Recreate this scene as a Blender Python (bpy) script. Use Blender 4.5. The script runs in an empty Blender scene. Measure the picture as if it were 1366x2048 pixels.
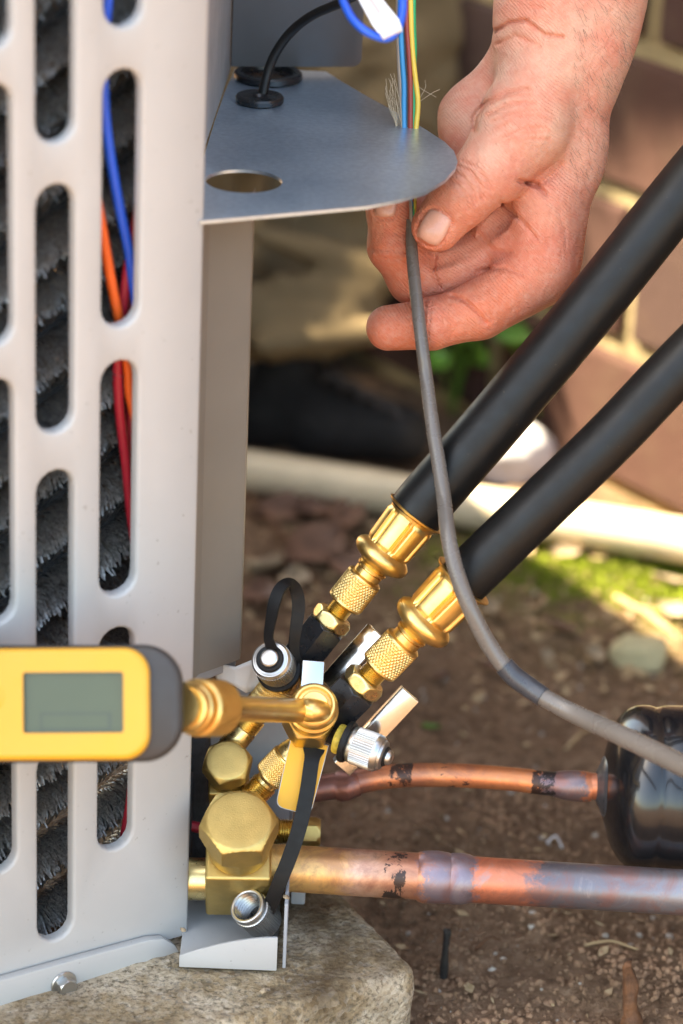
import bpy, bmesh, math, random
import numpy as np
from mathutils import Vector, Matrix

random.seed(7)
RNG = np.random.default_rng(11)
scene = bpy.context.scene
COL = scene.collection

# ------------------------------------------------------------------ camera, sky, sun, exposure
F = 100.0 / 36.0 * 2048.0            # focal length in photo pixels (1366 x 2048)
PITCH, ROLL, CAMH, FOCUS = math.radians(24), math.radians(2.6), 0.675, 1.14
f0 = Vector((0, math.cos(PITCH), -math.sin(PITCH)))
u0 = Vector((0, math.sin(PITCH), math.cos(PITCH)))
r0 = Vector((1, 0, 0))
CU = math.cos(ROLL) * u0 - math.sin(ROLL) * r0
CR = math.cos(ROLL) * r0 + math.sin(ROLL) * u0
CF = f0
CP = Vector((0, 0, CAMH))
cam = bpy.data.cameras.new('camera')
cam.lens, cam.sensor_fit, cam.sensor_height, cam.sensor_width = 100, 'VERTICAL', 36, 24
cam.clip_start, cam.clip_end = 0.05, 500
cam.dof.use_dof, cam.dof.focus_distance, cam.dof.aperture_fstop = True, FOCUS, 6.0
camo = bpy.data.objects.new('camera', cam)
mw = Matrix((CR, CU, -CF)).transposed().to_4x4()
mw.translation = CP
camo.matrix_world = mw
COL.objects.link(camo)
scene.camera = camo

SUN_AZ, SUN_EL = (-0.999, 0.03), math.radians(52)
world = bpy.data.worlds.new('World')
scene.world = world
world.use_nodes = True
wn = world.node_tree
sky = wn.nodes.new('ShaderNodeTexSky')
sky.sky_type = 'NISHITA'
sky.sun_disc = False
sky.sun_elevation = SUN_EL
sky.sun_rotation = math.atan2(SUN_AZ[0], SUN_AZ[1])
sky.air_density, sky.dust_density, sky.ozone_density = 1.0, 2.5, 1.0
bg = wn.nodes['Background']
bg.inputs[1].default_value = 0.14
wn.links.new(sky.outputs[0], bg.inputs[0])
sl = bpy.data.lights.new('sun', 'SUN')
sl.energy, sl.angle, sl.color = 4.0, math.radians(0.53), (1.0, 0.93, 0.82)
so = bpy.data.objects.new('sun', sl)
sd = Vector((SUN_AZ[0], SUN_AZ[1], 0)).normalized() * math.cos(SUN_EL) + Vector((0, 0, math.sin(SUN_EL)))
so.rotation_euler = sd.to_track_quat('Z', 'Y').to_euler()
so.location = (0, 1, 3)
COL.objects.link(so)
vs = scene.view_settings
vs.view_transform, vs.look, vs.gamma, vs.exposure = 'Standard', 'None', 1.0, 2.95
vs.use_white_balance = True
vs.white_balance_temperature = 7900
vs.white_balance_tint = 4
scene.cycles.use_denoising = True
scene.cycles.max_bounces = 8
scene.cycles.caustics_reflective = False
scene.cycles.caustics_refractive = False

# ------------------------------------------------------------------ photo-space helpers (authoring only)
nR, nU, nF, nC = (np.array(v) for v in (CR, CU, CF, CP))
def Wn(P, d0=FOCUS):
    """(n,3) array of (px, py, z in px-units towards the camera) about depth d0 -> world points"""
    P = np.asarray(P, float).reshape(-1, 3)
    dep = d0 - P[:, 2] * d0 / F
    return nC + dep[:, None] * (nF + np.outer((P[:, 0] - 683) / F, nR) + np.outer((1024 - P[:, 1]) / F, nU))
def W(x, y, z=0.0, d0=FOCUS):
    return Vector(Wn([(x, y, z)], d0)[0])
def ray(x, y):
    return CF + CR * ((x - 683) / F) + CU * ((1024 - y) / F)
def RP(x, y, p0, n):
    d = ray(x, y)
    return CP + d * ((p0 - CP).dot(n) / d.dot(n))
def RZ(x, y, z):
    return RP(x, y, Vector((0, 0, z)), Vector((0, 0, 1)))
S = FOCUS / F                          # metres per photo pixel at the focus depth

# ------------------------------------------------------------------ object helpers
def tag(o, label, cat, group=None, kind=None):
    o['label'] = label
    if cat: o['category'] = cat
    if group: o['group'] = group
    if kind: o['kind'] = kind
    return o
def thing(name, loc, label, cat, group=None):
    o = bpy.data.objects.new(name, None)
    o.location = loc
    o.empty_display_size = 0.01
    COL.objects.link(o)
    return tag(o, label, cat, group)
def origin(o):
    v = Vector((0, 0, 0))
    while o is not None:
        v = v + o.location
        o = o.parent
    return v
def mk(name, verts, faces, mat, parent=None, smooth=True, angle=35, loc=None):
    """a mesh object from world-space verts"""
    V = np.asarray(verts, float).reshape(-1, 3)
    base = np.array(origin(parent)) if parent is not None else (np.array(loc) if loc is not None else V.mean(0))
    me = bpy.data.meshes.new(name)
    me.from_pydata((V - base).tolist(), [], [tuple(int(i) for i in f) for f in faces])
    me.update()
    if smooth:
        me.polygons.foreach_set('use_smooth', [True] * len(me.polygons))
        if angle: me.set_sharp_from_angle(angle=math.radians(angle))
    me.materials.append(mat)
    o = bpy.data.objects.new(name, me)
    COL.objects.link(o)
    if parent is not None: o.parent = parent
    else: o.location = base
    return o
def solo(name, geo, mat, label, cat, group=None, kind=None, **k):
    return tag(mk(name, geo[0], geo[1], mat, **k), label, cat, group, kind)

def frame_of(axis, hint=None):
    a = axis.normalized()
    h = hint or Vector((0, 0, 1))
    if abs(a.dot(h.normalized())) > .97: h = Vector((1, 0, 0))
    x = h.cross(a).normalized()
    return x, a.cross(x).normalized(), a
def lathe(p, axis, prof, seg=48, mod=None, hint=None, scale=S, cap=True):
    """prof: (t, r) along axis in px; mod(theta, k, r, t) -> r"""
    x, y, a = frame_of(axis, hint)
    V, Fc = [], []
    th = [2 * math.pi * i / seg for i in range(seg)]
    for k, (t, r) in enumerate(prof):
        for q in th:
            rr = mod(q, k, r, t) if mod else r
            V.append(p + (a * t + (x * math.cos(q) + y * math.sin(q)) * rr) * scale)
    n = len(prof)
    for k in range(n - 1):
        for i in range(seg):
            j = (i + 1) % seg
            Fc.append((k * seg + i, k * seg + j, (k + 1) * seg + j, (k + 1) * seg + i))
    if cap:
        Fc.append(tuple(range(seg))[::-1])
        Fc.append(tuple(range((n - 1) * seg, n * seg)))
    return V, Fc
def hexmod(flat, lim):
    """hex section of inradius `flat`, limited by a turned chamfer: lim(t) -> max radius"""
    def m(q, k, r, t):
        w = (q + math.pi / 6) % (math.pi / 3) - math.pi / 6
        return min(flat / math.cos(w), lim(t)) if r > 1e-6 else r
    return m
def hexnut(p, axis, t0, t1, flat, ch=8, hint=None, bore=0.0):
    R = flat / math.cos(math.pi / 6)
    def lim(t):
        e = min(t - t0, t1 - t)
        return R if e >= ch else flat * .97 + (R - flat * .97) * max(e, 0) / ch
    ts = [t0] + [t0 + ch * f for f in (.25, .5, .75, 1)] + [t1 - ch * f for f in (1, .75, .5, .25)] + [t1]
    return lathe(p, axis, [(t, flat) for t in ts], 72, hexmod(flat, lim), hint)
def knurl(p, axis, t0, t1, r, amp=2.2, n=34, edge=6, straight=False, seg=None, rings=None):
    seg = seg or n * 6
    rings = rings or (2 if straight else max(24, int((t1 - t0) / 1.8)))
    prof = [(t0, r * .8), (t0 + .5, r - 5), (t0 + edge * .5, r - 1), (t0 + edge, r - 1)]
    a, b = t0 + edge, t1 - edge
    body = len(prof)
    for i in range(rings + 1): prof.append((a + (b - a) * i / rings, r))
    eb = len(prof)
    prof += [(t1 - edge, r - 1), (t1 - edge * .5, r - 1), (t1 - .5, r - 5), (t1, r * .8)]
    pitch = 2 * math.pi * r / n
    def tri(v): return abs((v % 1) * 2 - 1)
    def m(q, k, rr, t):
        if not (body <= k < eb): return rr
        c = q * n / (2 * math.pi)
        if straight: return rr - amp + amp * min(1, 1.6 * tri(c))
        w = (t - a) / pitch * .75
        h = min(tri(c + w), tri(c - w))
        return rr - amp * 1.2 + amp * min(1.0, h * 1.8)
    return lathe(p, axis, prof, seg, m)
def tube(pts, rad, seg=20, close=True, sub=6, d0=None):
    """smooth tube through world points; rad in metres (scalar or list)"""
    P = np.array([list(p) for p in pts], float)
    Rr = np.full(len(P), rad, float) if np.isscalar(rad) else np.array(rad, float)
    if sub > 1 and len(P) > 2:
        n = len(P)
        E = np.vstack([2 * P[0] - P[1], P, 2 * P[-1] - P[-2]])
        out, ro = [], []
        for i in range(n - 1):
            p0, p1, p2, p3 = E[i], E[i + 1], E[i + 2], E[i + 3]
            for s in range(sub):
                t = s / sub
                out.append(.5 * ((2 * p1) + (-p0 + p2) * t + (2 * p0 - 5 * p1 + 4 * p2 - p3) * t * t + (-p0 + 3 * p1 - 3 * p2 + p3) * t ** 3))
                ro.append(Rr[i] * (1 - t) + Rr[i + 1] * t)
        out.append(P[-1]); ro.append(Rr[-1])
        P, Rr = np.array(out), np.array(ro)
    T = np.gradient(P, axis=0)
    T /= np.linalg.norm(T, axis=1)[:, None]
    nrm = np.cross(T[0], [.13, .2, .97]); nrm /= np.linalg.norm(nrm)
    V, Fc = [], []
    for i in range(len(P)):
        nrm = nrm - T[i] * nrm.dot(T[i]); nrm /= np.linalg.norm(nrm)
        b = np.cross(T[i], nrm)
        for k in range(seg):
            q = 2 * math.pi * k / seg
            V.append(P[i] + (nrm * math.cos(q) + b * math.sin(q)) * Rr[i])
    n = len(P)
    for i in range(n - 1):
        for k in range(seg):
            j = (k + 1) % seg
            Fc.append((i * seg + k, i * seg + j, (i + 1) * seg + j, (i + 1) * seg + k))
    if close:
        Fc.append(tuple(range(seg))[::-1]); Fc.append(tuple(range((n - 1) * seg, n * seg)))
    return V, Fc
def ribbon(pts, wid, thick, normals):
    """flat strap: world points, widths (m), thickness (m), surface normals"""
    P = [Vector(p) for p in pts]; V, Fc = [], []
    for i, p in enumerate(P):
        t = (P[min(i + 1, len(P) - 1)] - P[max(i - 1, 0)]).normalized()
        n = normals[i] if isinstance(normals, list) else normals
        n = (n - t * n.dot(t)).normalized(); s = t.cross(n)
        w = wid[i] if isinstance(wid, list) else wid
        for a, b in ((-.5, -.5), (.5, -.5), (.5, .5), (-.5, .5)): V.append(p + s * (a * w) + n * (b * thick))
    m = len(P)
    for i in range(m - 1):
        for k in range(4):
            j = (k + 1) % 4
            Fc.append((i * 4 + k, i * 4 + j, i * 4 + 4 + j, i * 4 + 4 + k))
    Fc.append((3, 2, 1, 0)); Fc.append(tuple(range(m * 4 - 4, m * 4)))
    return V, Fc
def spline(pts, sub=8):
    V, _ = None, None
    P = np.array([list(p) for p in pts], float); n = len(P)
    E = np.vstack([2 * P[0] - P[1], P, 2 * P[-1] - P[-2]]); out = []
    for i in range(n - 1):
        p0, p1, p2, p3 = E[i:i + 4]
        for s in range(sub):
            t = s / sub
            out.append(.5 * ((2 * p1) + (-p0 + p2) * t + (2 * p0 - 5 * p1 + 4 * p2 - p3) * t * t + (-p0 + 3 * p1 - 3 * p2 + p3) * t ** 3))
    out.append(P[-1])
    return [Vector(p) for p in out]
def obox(o, ex, ey, ez, bev=0.0):
    """oriented box from corner o and edge vectors, bevelled"""
    bm = bmesh.new()
    vs_ = [bm.verts.new(o + ex * a + ey * b + ez * c) for c in (0, 1) for b in (0, 1) for a in (0, 1)]
    for q in ((0, 2, 3, 1), (4, 5, 7, 6), (0, 1, 5, 4), (2, 6, 7, 3), (0, 4, 6, 2), (1, 3, 7, 5)):
        bm.faces.new([vs_[i] for i in q])
    bmesh.ops.recalc_face_normals(bm, faces=bm.faces)
    if bev: bmesh.ops.bevel(bm, geom=list(bm.edges), offset=bev, segments=3, profile=.5, affect='EDGES')
    return dump(bm)
def dump(bm):
    bm.verts.ensure_lookup_table(); bm.verts.index_update()
    V = [v.co.copy() for v in bm.verts]; Fc = [[v.index for v in f.verts] for f in bm.faces]
    bm.free()
    return V, Fc
def slab_poly(poly, off, bev=0.0):
    """extrude a planar world polygon by the vector off"""
    bm = bmesh.new()
    a = [bm.verts.new(p) for p in poly]; b = [bm.verts.new(p + off) for p in poly]
    bm.faces.new(a); bm.faces.new(b[::-1])
    n = len(a)
    for i in range(n): bm.faces.new((a[i], b[i], b[(i + 1) % n], a[(i + 1) % n]))
    bmesh.ops.recalc_face_normals(bm, faces=bm.faces)
    if bev: bmesh.ops.bevel(bm, geom=list(bm.edges), offset=bev, segments=2, profile=.5, affect='EDGES')
    return dump(bm)
def join(*gs):
    V, Fc = [], []
    for v, f in gs:
        n = len(V); V += list(v); Fc += [[i + n for i in q] for q in f]
    return V, Fc
def fbm(P, scale, octs=4, seed=0):
    """value noise, vectorised; ~[-1,1]"""
    P = np.asarray(P, float) * scale; tot = np.zeros(len(P)); amp, s = 1.0, 0.0
    for o in range(octs):
        I = np.floor(P).astype(np.int64); fr = P - I; fr = fr * fr * (3 - 2 * fr); acc = np.zeros(len(P))
        for c in range(8):
            d = np.array([c & 1, (c >> 1) & 1, c >> 2]); J = I + d
            h = (J[:, 0] * 374761393 + J[:, 1] * 668265263 + J[:, 2] * 2147483647 + (seed + o) * 1274126177) & 0xffffffff
            h = ((h ^ (h >> 13)) * 1274126177) & 0xffffffff
            v = ((h ^ (h >> 16)) & 0xffff) / 32767.5 - 1
            w = np.prod(np.where(d, fr, 1 - fr), axis=1); acc += v * w
        tot += acc * amp; s += amp; amp *= .5; P = P * 2.03 + 17.1
    return tot / s

# ------------------------------------------------------------------ materials
def nodes(name):
    m = bpy.data.materials.new(name); m.use_nodes = True
    nt = m.node_tree
    return m, nt, nt.nodes['Principled BSDF'], nt.nodes.new('ShaderNodeTexCoord')
def N(nt, typ, **kw):
    n = nt.nodes.new(typ)
    for k, v in kw.items():
        if k.startswith('i_'): n.inputs[k[2:].replace('_', ' ')].default_value = v
        else: setattr(n, k, v)
    return n
def noise(nt, tc, scale, detail=5, rough=.6, coord='Object', dist=0.0):
    n = N(nt, 'ShaderNodeTexNoise'); n.inputs['Scale'].default_value = scale
    n.inputs['Detail'].default_value = detail; n.inputs['Roughness'].default_value = rough; n.inputs['Distortion'].default_value = dist
    nt.links.new(tc.outputs[coord], n.inputs['Vector'])
    return n
def ramp(nt, fac, stops, interp='LINEAR'):
    r = nt.nodes.new('ShaderNodeValToRGB'); e = r.color_ramp.elements; r.color_ramp.interpolation = interp
    while len(e) > 1: e.remove(e[-1])
    e[0].position, e[0].color = stops[0][0], (*stops[0][1], 1)
    for p, c in stops[1:]:
        x = e.new(p); x.color = (*c, 1)
    nt.links.new(fac, r.inputs[0])
    return r
def mixc(nt, fac, a, b, mode='MIX'):
    m = nt.nodes.new('ShaderNodeMix'); m.data_type = 'RGBA'; m.blend_type = mode
    for s, v in ((0, fac), (6, a), (7, b)):
        if hasattr(v, 'links'): nt.links.new(v, m.inputs[s])
        else: m.inputs[s].default_value = v if s == 0 else (*v, 1)
    return m.outputs[2]
def bump(nt, b, h, strength, dist=.001, prev=None):
    n = nt.nodes.new('ShaderNodeBump'); n.inputs['Strength'].default_value = strength; n.inputs['Distance'].default_value = dist
    nt.links.new(h, n.inputs['Height'])
    if prev is not None: nt.links.new(prev.outputs[0], n.inputs['Normal'])
    nt.links.new(n.outputs[0], b.inputs['Normal'])
    return n
def M(name, col, rough=.5, metal=0.0, ns=60, na=.08, bs=0, bstr=0.0, bd=.0005, rvar=.1, spec=.5, coat=0.0, specks=None):
    m, nt, b, tc = nodes(name)
    n1 = noise(nt, tc, ns)
    c = [tuple(min(1, max(0, x * f)) for x in col) for f in (1 - na * 1.6, 1 + na * 1.6)]
    r = ramp(nt, n1.outputs[0], [(.28, c[0]), (.72, c[1])])
    out = r.outputs[0]
    if specks:
        sp = noise(nt, tc, specks[0], 3, .5)
        k = specks[2]; out = mixc(nt, ramp(nt, sp.outputs[0], [(specks[1], (0, 0, 0)), (specks[1] + .05, (k, k, k))]).outputs[0], out, (.13, .09, .06))
    nt.links.new(out, b.inputs['Base Color'])
    rr = N(nt, 'ShaderNodeMapRange'); n2 = noise(nt, tc, ns * 2.3)
    nt.links.new(n2.outputs[0], rr.inputs[0])
    rr.inputs[1].default_value, rr.inputs[2].default_value = .25, .75
    rr.inputs[3].default_value, rr.inputs[4].default_value = max(.02, rough - rvar), min(1, rough + rvar)
    nt.links.new(rr.outputs[0], b.inputs['Roughness'])
    b.inputs['Metallic'].default_value = metal
    b.inputs['Specular IOR Level'].default_value = spec
    b.inputs['Coat Weight'].default_value = coat
    if bstr: bump(nt, b, noise(nt, tc, bs, 4).outputs[0], bstr, bd)
    return m

mt = {}
mt['panel'] = M('panel_paint', (.44, .425, .41), .42, ns=18, na=.03, specks=(420, .695, .4), bs=900, bstr=.12, bd=.0002)
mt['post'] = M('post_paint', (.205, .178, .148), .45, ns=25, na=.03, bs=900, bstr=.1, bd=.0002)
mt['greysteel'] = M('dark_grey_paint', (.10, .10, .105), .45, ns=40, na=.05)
mt['plate'] = M('grey_plate', (.33, .34, .36), .5, ns=40, na=.08)
mt['brass'] = M('brass', (.82, .58, .23), .34, 1, ns=90, na=.06, bs=1500, bstr=.1, bd=.0001, rvar=.07)
mt['brass_cast'] = M('brass_cast', (.60, .43, .155), .46, 1, ns=120, na=.07, bs=1900, bstr=.55, bd=.0002, rvar=.08)
mt['brass_pale'] = M('brass_machined', (.78, .60, .27), .30, 1, ns=120, na=.05, bs=900, bstr=.08, bd=.0001)
mt['gold'] = M('gold_lacquer', (.84, .56, .20), .36, 1, ns=70, na=.05, bs=1200, bstr=.08, bd=.0001)
mt['steel'] = M('nickel_steel', (.50, .49, .475), .36, 1, ns=120, na=.05)
mt['chrome'] = M('chrome', (.62, .605, .58), .16, 1, ns=90, na=.04, rvar=.05)
mt['black_anod'] = M('black_anodised', (.009, .009, .0105), .30, .0, ns=90, na=.1, spec=.6)
mt['rubber'] = M('black_rubber', (.0065, .006, .0058), .46, 0, ns=70, na=.12, bs=700, bstr=.15, bd=.0002, spec=.32, specks=(600, .72, .25))
mt['strap'] = M('strap_rubber', (.008, .0075, .0075), .5, 0, ns=150, na=.15, bs=1800, bstr=.2, bd=.0002, spec=.25)
mt['cable'] = M('grey_cable', (.135, .115, .10), .27, 0, ns=40, na=.07, bs=300, bstr=.1, bd=.0004)
mt['tape'] = M('dark_tape', (.045, .047, .055), .32, 0, ns=200, na=.1)
mt['yellow'] = M('yellow_plastic', (.60, .30, .02), .42, 0, ns=30, na=.02)
mt['greyrub'] = M('grey_rubber', (.038, .034, .033), .55, 0, ns=60, na=.06)
mt['lcd'] = M('lcd_glass', (.075, .092, .06), .3, 0, ns=14, na=.05, rvar=.03, spec=.3)
mt['lcdink'] = M('lcd_ink', (.045, .055, .038), .3, 0, ns=20, na=.03)
mt['tag'] = M('yellow_card', (.86, .43, .03), .55, 0, ns=30, na=.03)
mt['paper'] = M('white_paper', (.68, .68, .66), .6, 0, ns=60, na=.04, bs=300, bstr=.1)
mt['whiteplastic'] = M('white_plastic', (.78, .78, .82), .35, 0, ns=40, na=.03)
mt['seal'] = M('yellow_sealant', (.62, .42, .05), .6, 0, ns=300, na=.2, bs=400, bstr=.8, bd=.001)
mt['drier'] = M('black_enamel', (.009, .009, .0105), .2, 0, ns=50, na=.2, bs=60, bstr=.03, bd=.001, spec=.5, coat=.25, rvar=.05)
mt['pvc'] = M('pvc', (.62, .50, .34), .42, 0, ns=22, na=.13)
mt['khaki'] = M('khaki_cloth', (.165, .118, .066), .9, 0, ns=25, na=.14, bs=1500, bstr=.5, bd=.0004, spec=.1)
mt['shirt'] = M('brown_shirt', (.10, .07, .04), .9, 0, ns=25, na=.1, bs=1500, bstr=.5, bd=.0004, spec=.1)
mt['boot'] = M('boot_leather', (.012, .010, .009), .85, 0, ns=60, na=.2, bs=200, bstr=.3, bd=.001)
mt['lace'] = M('boot_lace', (.05, .042, .04), .8, 0)
mt['foam'] = M('foam', (.09, .087, .085), .95, 0, ns=120, na=.15, bs=500, bstr=.8, bd=.001, spec=.1)
mt['red'] = M('red_wire', (.48, .02, .04), .38, 0, ns=50, na=.05)
mt['orange'] = M('orange_wire', (.85, .12, .02), .38, 0, ns=50, na=.05)
mt['blue'] = M('blue_wire', (.01, .10, .62), .36, 0, ns=50, na=.05)
mt['fin'] = M('aluminium_fin', (.36, .335, .31), .36, .6, ns=700, na=.42)
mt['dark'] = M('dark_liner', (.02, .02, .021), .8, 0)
mt['nail'] = M('nail_skin', (.66, .335, .245), .26, 0, ns=120, na=.05)
mt['soilbit'] = M('soil_clod', (.27, .16, .097), .95, 0, ns=14, na=.4, bs=900, bstr=.6, bd=.001, spec=.1)
mt['grit'] = M('pale_grit', (.38, .32, .26), .8, 0, ns=30, na=.3)
mt['stone'] = M('pale_stone', (.44, .37, .21), .9, 0, ns=30, na=.15, bs=250, bstr=.6, bd=.002)
mt['whitestone'] = M('white_stone', (.55, .52, .52), .8, 0, ns=25, na=.12, bs=200, bstr=.6, bd=.002)
mt['twig'] = M('twig_bark', (.115, .045, .016), .75, 0, ns=120, na=.35, bs=500, bstr=.8, bd=.001)
mt['charred'] = M('charred_twig', (.018, .014, .011), .75, 0, ns=160, na=.5, bs=500, bstr=.8, bd=.001)
mt['straw'] = M('straw', (.38, .25, .13), .8, 0, ns=60, na=.2)
mt['dryleaf'] = M('dry_leaf', (.17, .085, .052), .75, 0, ns=50, na=.3, bs=200, bstr=.4, bd=.002)
mt['paleleaf'] = M('pale_leaf', (.34, .25, .16), .75, 0, ns=50, na=.3, bs=200, bstr=.4, bd=.002)
mt['leaf'] = M('green_leaf', (.10, .22, .025), .5, 0, ns=50, na=.2)
mt['moss'] = M('moss', (.20, .24, .010), .85, 0, ns=30, na=.35)
mt['jute'] = M('jute', (.55, .44, .31), .85, 0, ns=90, na=.1)
mt['ink'] = M('pen_ink', (.02, .02, .05), .5, 0)
for nm, c in (('w_grey', (.34, .26, .20)), ('w_blue', (.03, .27, .55)), ('w_black', (.02, .02, .022)), ('w_red', (.30, .045, .03)), ('w_green', (.01, .33, .12)), ('w_yellow', (.80, .55, .08))):
    mt[nm] = M(nm, c, .35, 0, ns=60, na=.06)

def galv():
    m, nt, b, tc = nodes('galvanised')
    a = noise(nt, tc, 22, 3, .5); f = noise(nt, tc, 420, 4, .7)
    c = ramp(nt, a.outputs[0], [(.3, (.44, .57, .72)), (.7, (.62, .74, .86))])  # blue of a sky reflection painted into the zinc's base colour
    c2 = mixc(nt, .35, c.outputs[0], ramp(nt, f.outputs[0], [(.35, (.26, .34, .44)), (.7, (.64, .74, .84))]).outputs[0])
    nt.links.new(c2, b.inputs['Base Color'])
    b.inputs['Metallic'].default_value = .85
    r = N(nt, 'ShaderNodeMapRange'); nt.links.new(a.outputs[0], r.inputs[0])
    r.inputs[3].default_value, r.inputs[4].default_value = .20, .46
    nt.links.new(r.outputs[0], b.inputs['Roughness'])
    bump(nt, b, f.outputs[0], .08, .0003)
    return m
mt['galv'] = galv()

def copper(name, stops, length, seedv, rough=.36, black=()):
    """aged copper: colour bands along local X (object origin at the pipe's left end), ragged edges"""
    m, nt, b, tc = nodes(name)
    sep = N(nt, 'ShaderNodeSeparateXYZ'); nt.links.new(tc.outputs['Object'], sep.inputs[0])
    n1 = noise(nt, tc, 130 + seedv, 9, .75); n2 = noise(nt, tc, 34, 5, .6)
    def math_(op, a, bb):
        q = N(nt, 'ShaderNodeMath', operation=op)
        for i, v in enumerate((a, bb)):
            if hasattr(v, 'links'): nt.links.new(v, q.inputs[i])
            else: q.inputs[i].default_value = v
        return q.outputs[0]
    u = math_('DIVIDE', sep.outputs[0], length)
    d = math_('ADD', math_('MULTIPLY', math_('SUBTRACT', n1.outputs[0], .5), .17), math_('MULTIPLY', math_('SUBTRACT', n2.outputs[0], .5), .10))
    u = math_('ADD', u, d)
    base = ramp(nt, u, stops)
    spots = ramp(nt, n1.outputs[0], [(.56, (0, 0, 0)), (.64, (1, 1, 1))])
    c = mixc(nt, math_('MULTIPLY', spots.outputs[0], .28), base.outputs[0], (.50, .26, .19))
    mo_ = noise(nt, tc, 58, 7, .7, dist=.8)
    c = mixc(nt, ramp(nt, mo_.outputs[0], [(.46, (0, 0, 0)), (.62, (.55, .55, .55))]).outputs[0], c, (.30, .12, .085))
    c = mixc(nt, ramp(nt, mo_.outputs[0], [(.30, (.5, .5, .5)), (.42, (0, 0, 0))]).outputs[0], c, (.34, .30, .30))
    dk = noise(nt, tc, 75, 8, .7)
    ds = ramp(nt, dk.outputs[0], [(.60, (0, 0, 0)), (.68, (1, 1, 1))])
    c = mixc(nt, math_('MULTIPLY', ds.outputs[0], .35), c, (.06, .045, .045))
    for bc, bh in black:
        band = ramp(nt, math_('DIVIDE', sep.outputs[0], length), [(bc - bh * 1.6, (0, 0, 0)), (bc - bh, (1, 1, 1)), (bc + bh, (1, 1, 1)), (bc + bh * 1.6, (0, 0, 0))])
        pn = noise(nt, tc, 80, 9, .74, dist=.4)
        pm_ = ramp(nt, math_('ADD', math_('MULTIPLY', band.outputs[0], .24), pn.outputs[0]), [(.735, (0, 0, 0)), (.76, (.92, .92, .92))])
        c = mixc(nt, pm_.outputs[0], c, (.035, .03, .03))
    nt.links.new(c, b.inputs['Base Color'])
    b.inputs['Metallic'].default_value = .72
    r = N(nt, 'ShaderNodeMapRange'); nt.links.new(n1.outputs[0], r.inputs[0])
    r.inputs[3].default_value, r.inputs[4].default_value = rough - .1, rough + .2
    nt.links.new(r.outputs[0], b.inputs['Roughness'])
    bump(nt, b, n1.outputs[0], .18, .0006)
    return m

def skin():
    m, nt, b, tc = nodes('skin')
    at = N(nt, 'ShaderNodeAttribute', attribute_name='redness')
    n1 = noise(nt, tc, 55, 5, .6); n2 = noise(nt, tc, 420, 3, .6)
    base = mixc(nt, at.outputs['Fac'], (.68, .355, .245), (.69, .19, .098))
    c = mixc(nt, ramp(nt, n1.outputs[0], [(.40, (0, 0, 0)), (.64, (.7, .7, .7))]).outputs[0], base, (.64, .185, .115))
    c = mixc(nt, ramp(nt, n2.outputs[0], [(.45, (0, 0, 0)), (.75, (.28, .28, .28))]).outputs[0], c, (.74, .46, .34))
    nt.links.new(c, b.inputs['Base Color'])
    b.inputs['Roughness'].default_value = .46
    b.inputs['Specular IOR Level'].default_value = .42
    b.inputs['Subsurface Weight'].default_value = .12
    b.inputs['Subsurface Radius'].default_value = (1.0, .32, .16)
    b.inputs['Subsurface Scale'].default_value = .0035
    # pores and fine wrinkles
    mp = N(nt, 'ShaderNodeMapping'); nt.links.new(tc.outputs['Object'], mp.inputs[0])
    mp.inputs['Scale'].default_value = (1, 1, 1.9); mp.inputs['Rotation'].default_value = (0, .6, 0)
    v = N(nt, 'ShaderNodeTexVoronoi'); v.feature = 'DISTANCE_TO_EDGE'; v.inputs['Scale'].default_value = 620
    nt.links.new(mp.outputs[0], v.inputs[0])
    p1 = bump(nt, b, ramp(nt, v.outputs['Distance'], [(0, (0, 0, 0)), (.12, (1, 1, 1))]).outputs[0], .4, .0003)
    w = N(nt, 'ShaderNodeTexWave'); w.inputs['Scale'].default_value = 210; w.inputs['Distortion'].default_value = 9
    w.inputs['Detail'].default_value = 3; w.inputs['Detail Scale'].default_value = .35
    nt.links.new(mp.outputs[0], w.inputs[0])
    p2 = bump(nt, b, w.outputs[0], .35, .0005, p1)
    bump(nt, b, noise(nt, tc, 150, 7, .68, dist=1.2).outputs[0], .85, .0014, p2)
    return m
mt['skin'] = skin()

def soil():
    m, nt, b, tc = nodes('soil')
    n1 = noise(nt, tc, 5, 6, .6); n2 = noise(nt, tc, 130, 9, .74); n3 = noise(nt, tc, 520, 5, .7)
    c = ramp(nt, n2.outputs[0], [(.32, (.068, .039, .022)), (.5, (.285, .168, .10)), (.72, (.50, .335, .22))])
    c2 = mixc(nt, ramp(nt, n1.outputs[0], [(.4, (0, 0, 0)), (.62, (.7, .7, .7))]).outputs[0], c.outputs[0], (.135, .078, .047))
    g = noise(nt, tc, 9, 6, .65)
    at = N(nt, 'ShaderNodeAttribute', attribute_name='moss')
    mm = N(nt, 'ShaderNodeMath', operation='MULTIPLY'); nt.links.new(at.outputs['Fac'], mm.inputs[0])
    nt.links.new(ramp(nt, g.outputs[0], [(.35, (.3, .3, .3)), (.6, (1, 1, 1))]).outputs[0], mm.inputs[1])
    c3 = mixc(nt, mm.outputs[0], c2, (.13, .16, .022))
    nt.links.new(c3, b.inputs['Base Color'])
    b.inputs['Roughness'].default_value = .95; b.inputs['Specular IOR Level'].default_value = .15
    p = bump(nt, b, n2.outputs[0], .7, .004)
    bump(nt, b, n3.outputs[0], .6, .0012, p)
    return m
mt['soil'] = soil()

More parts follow.
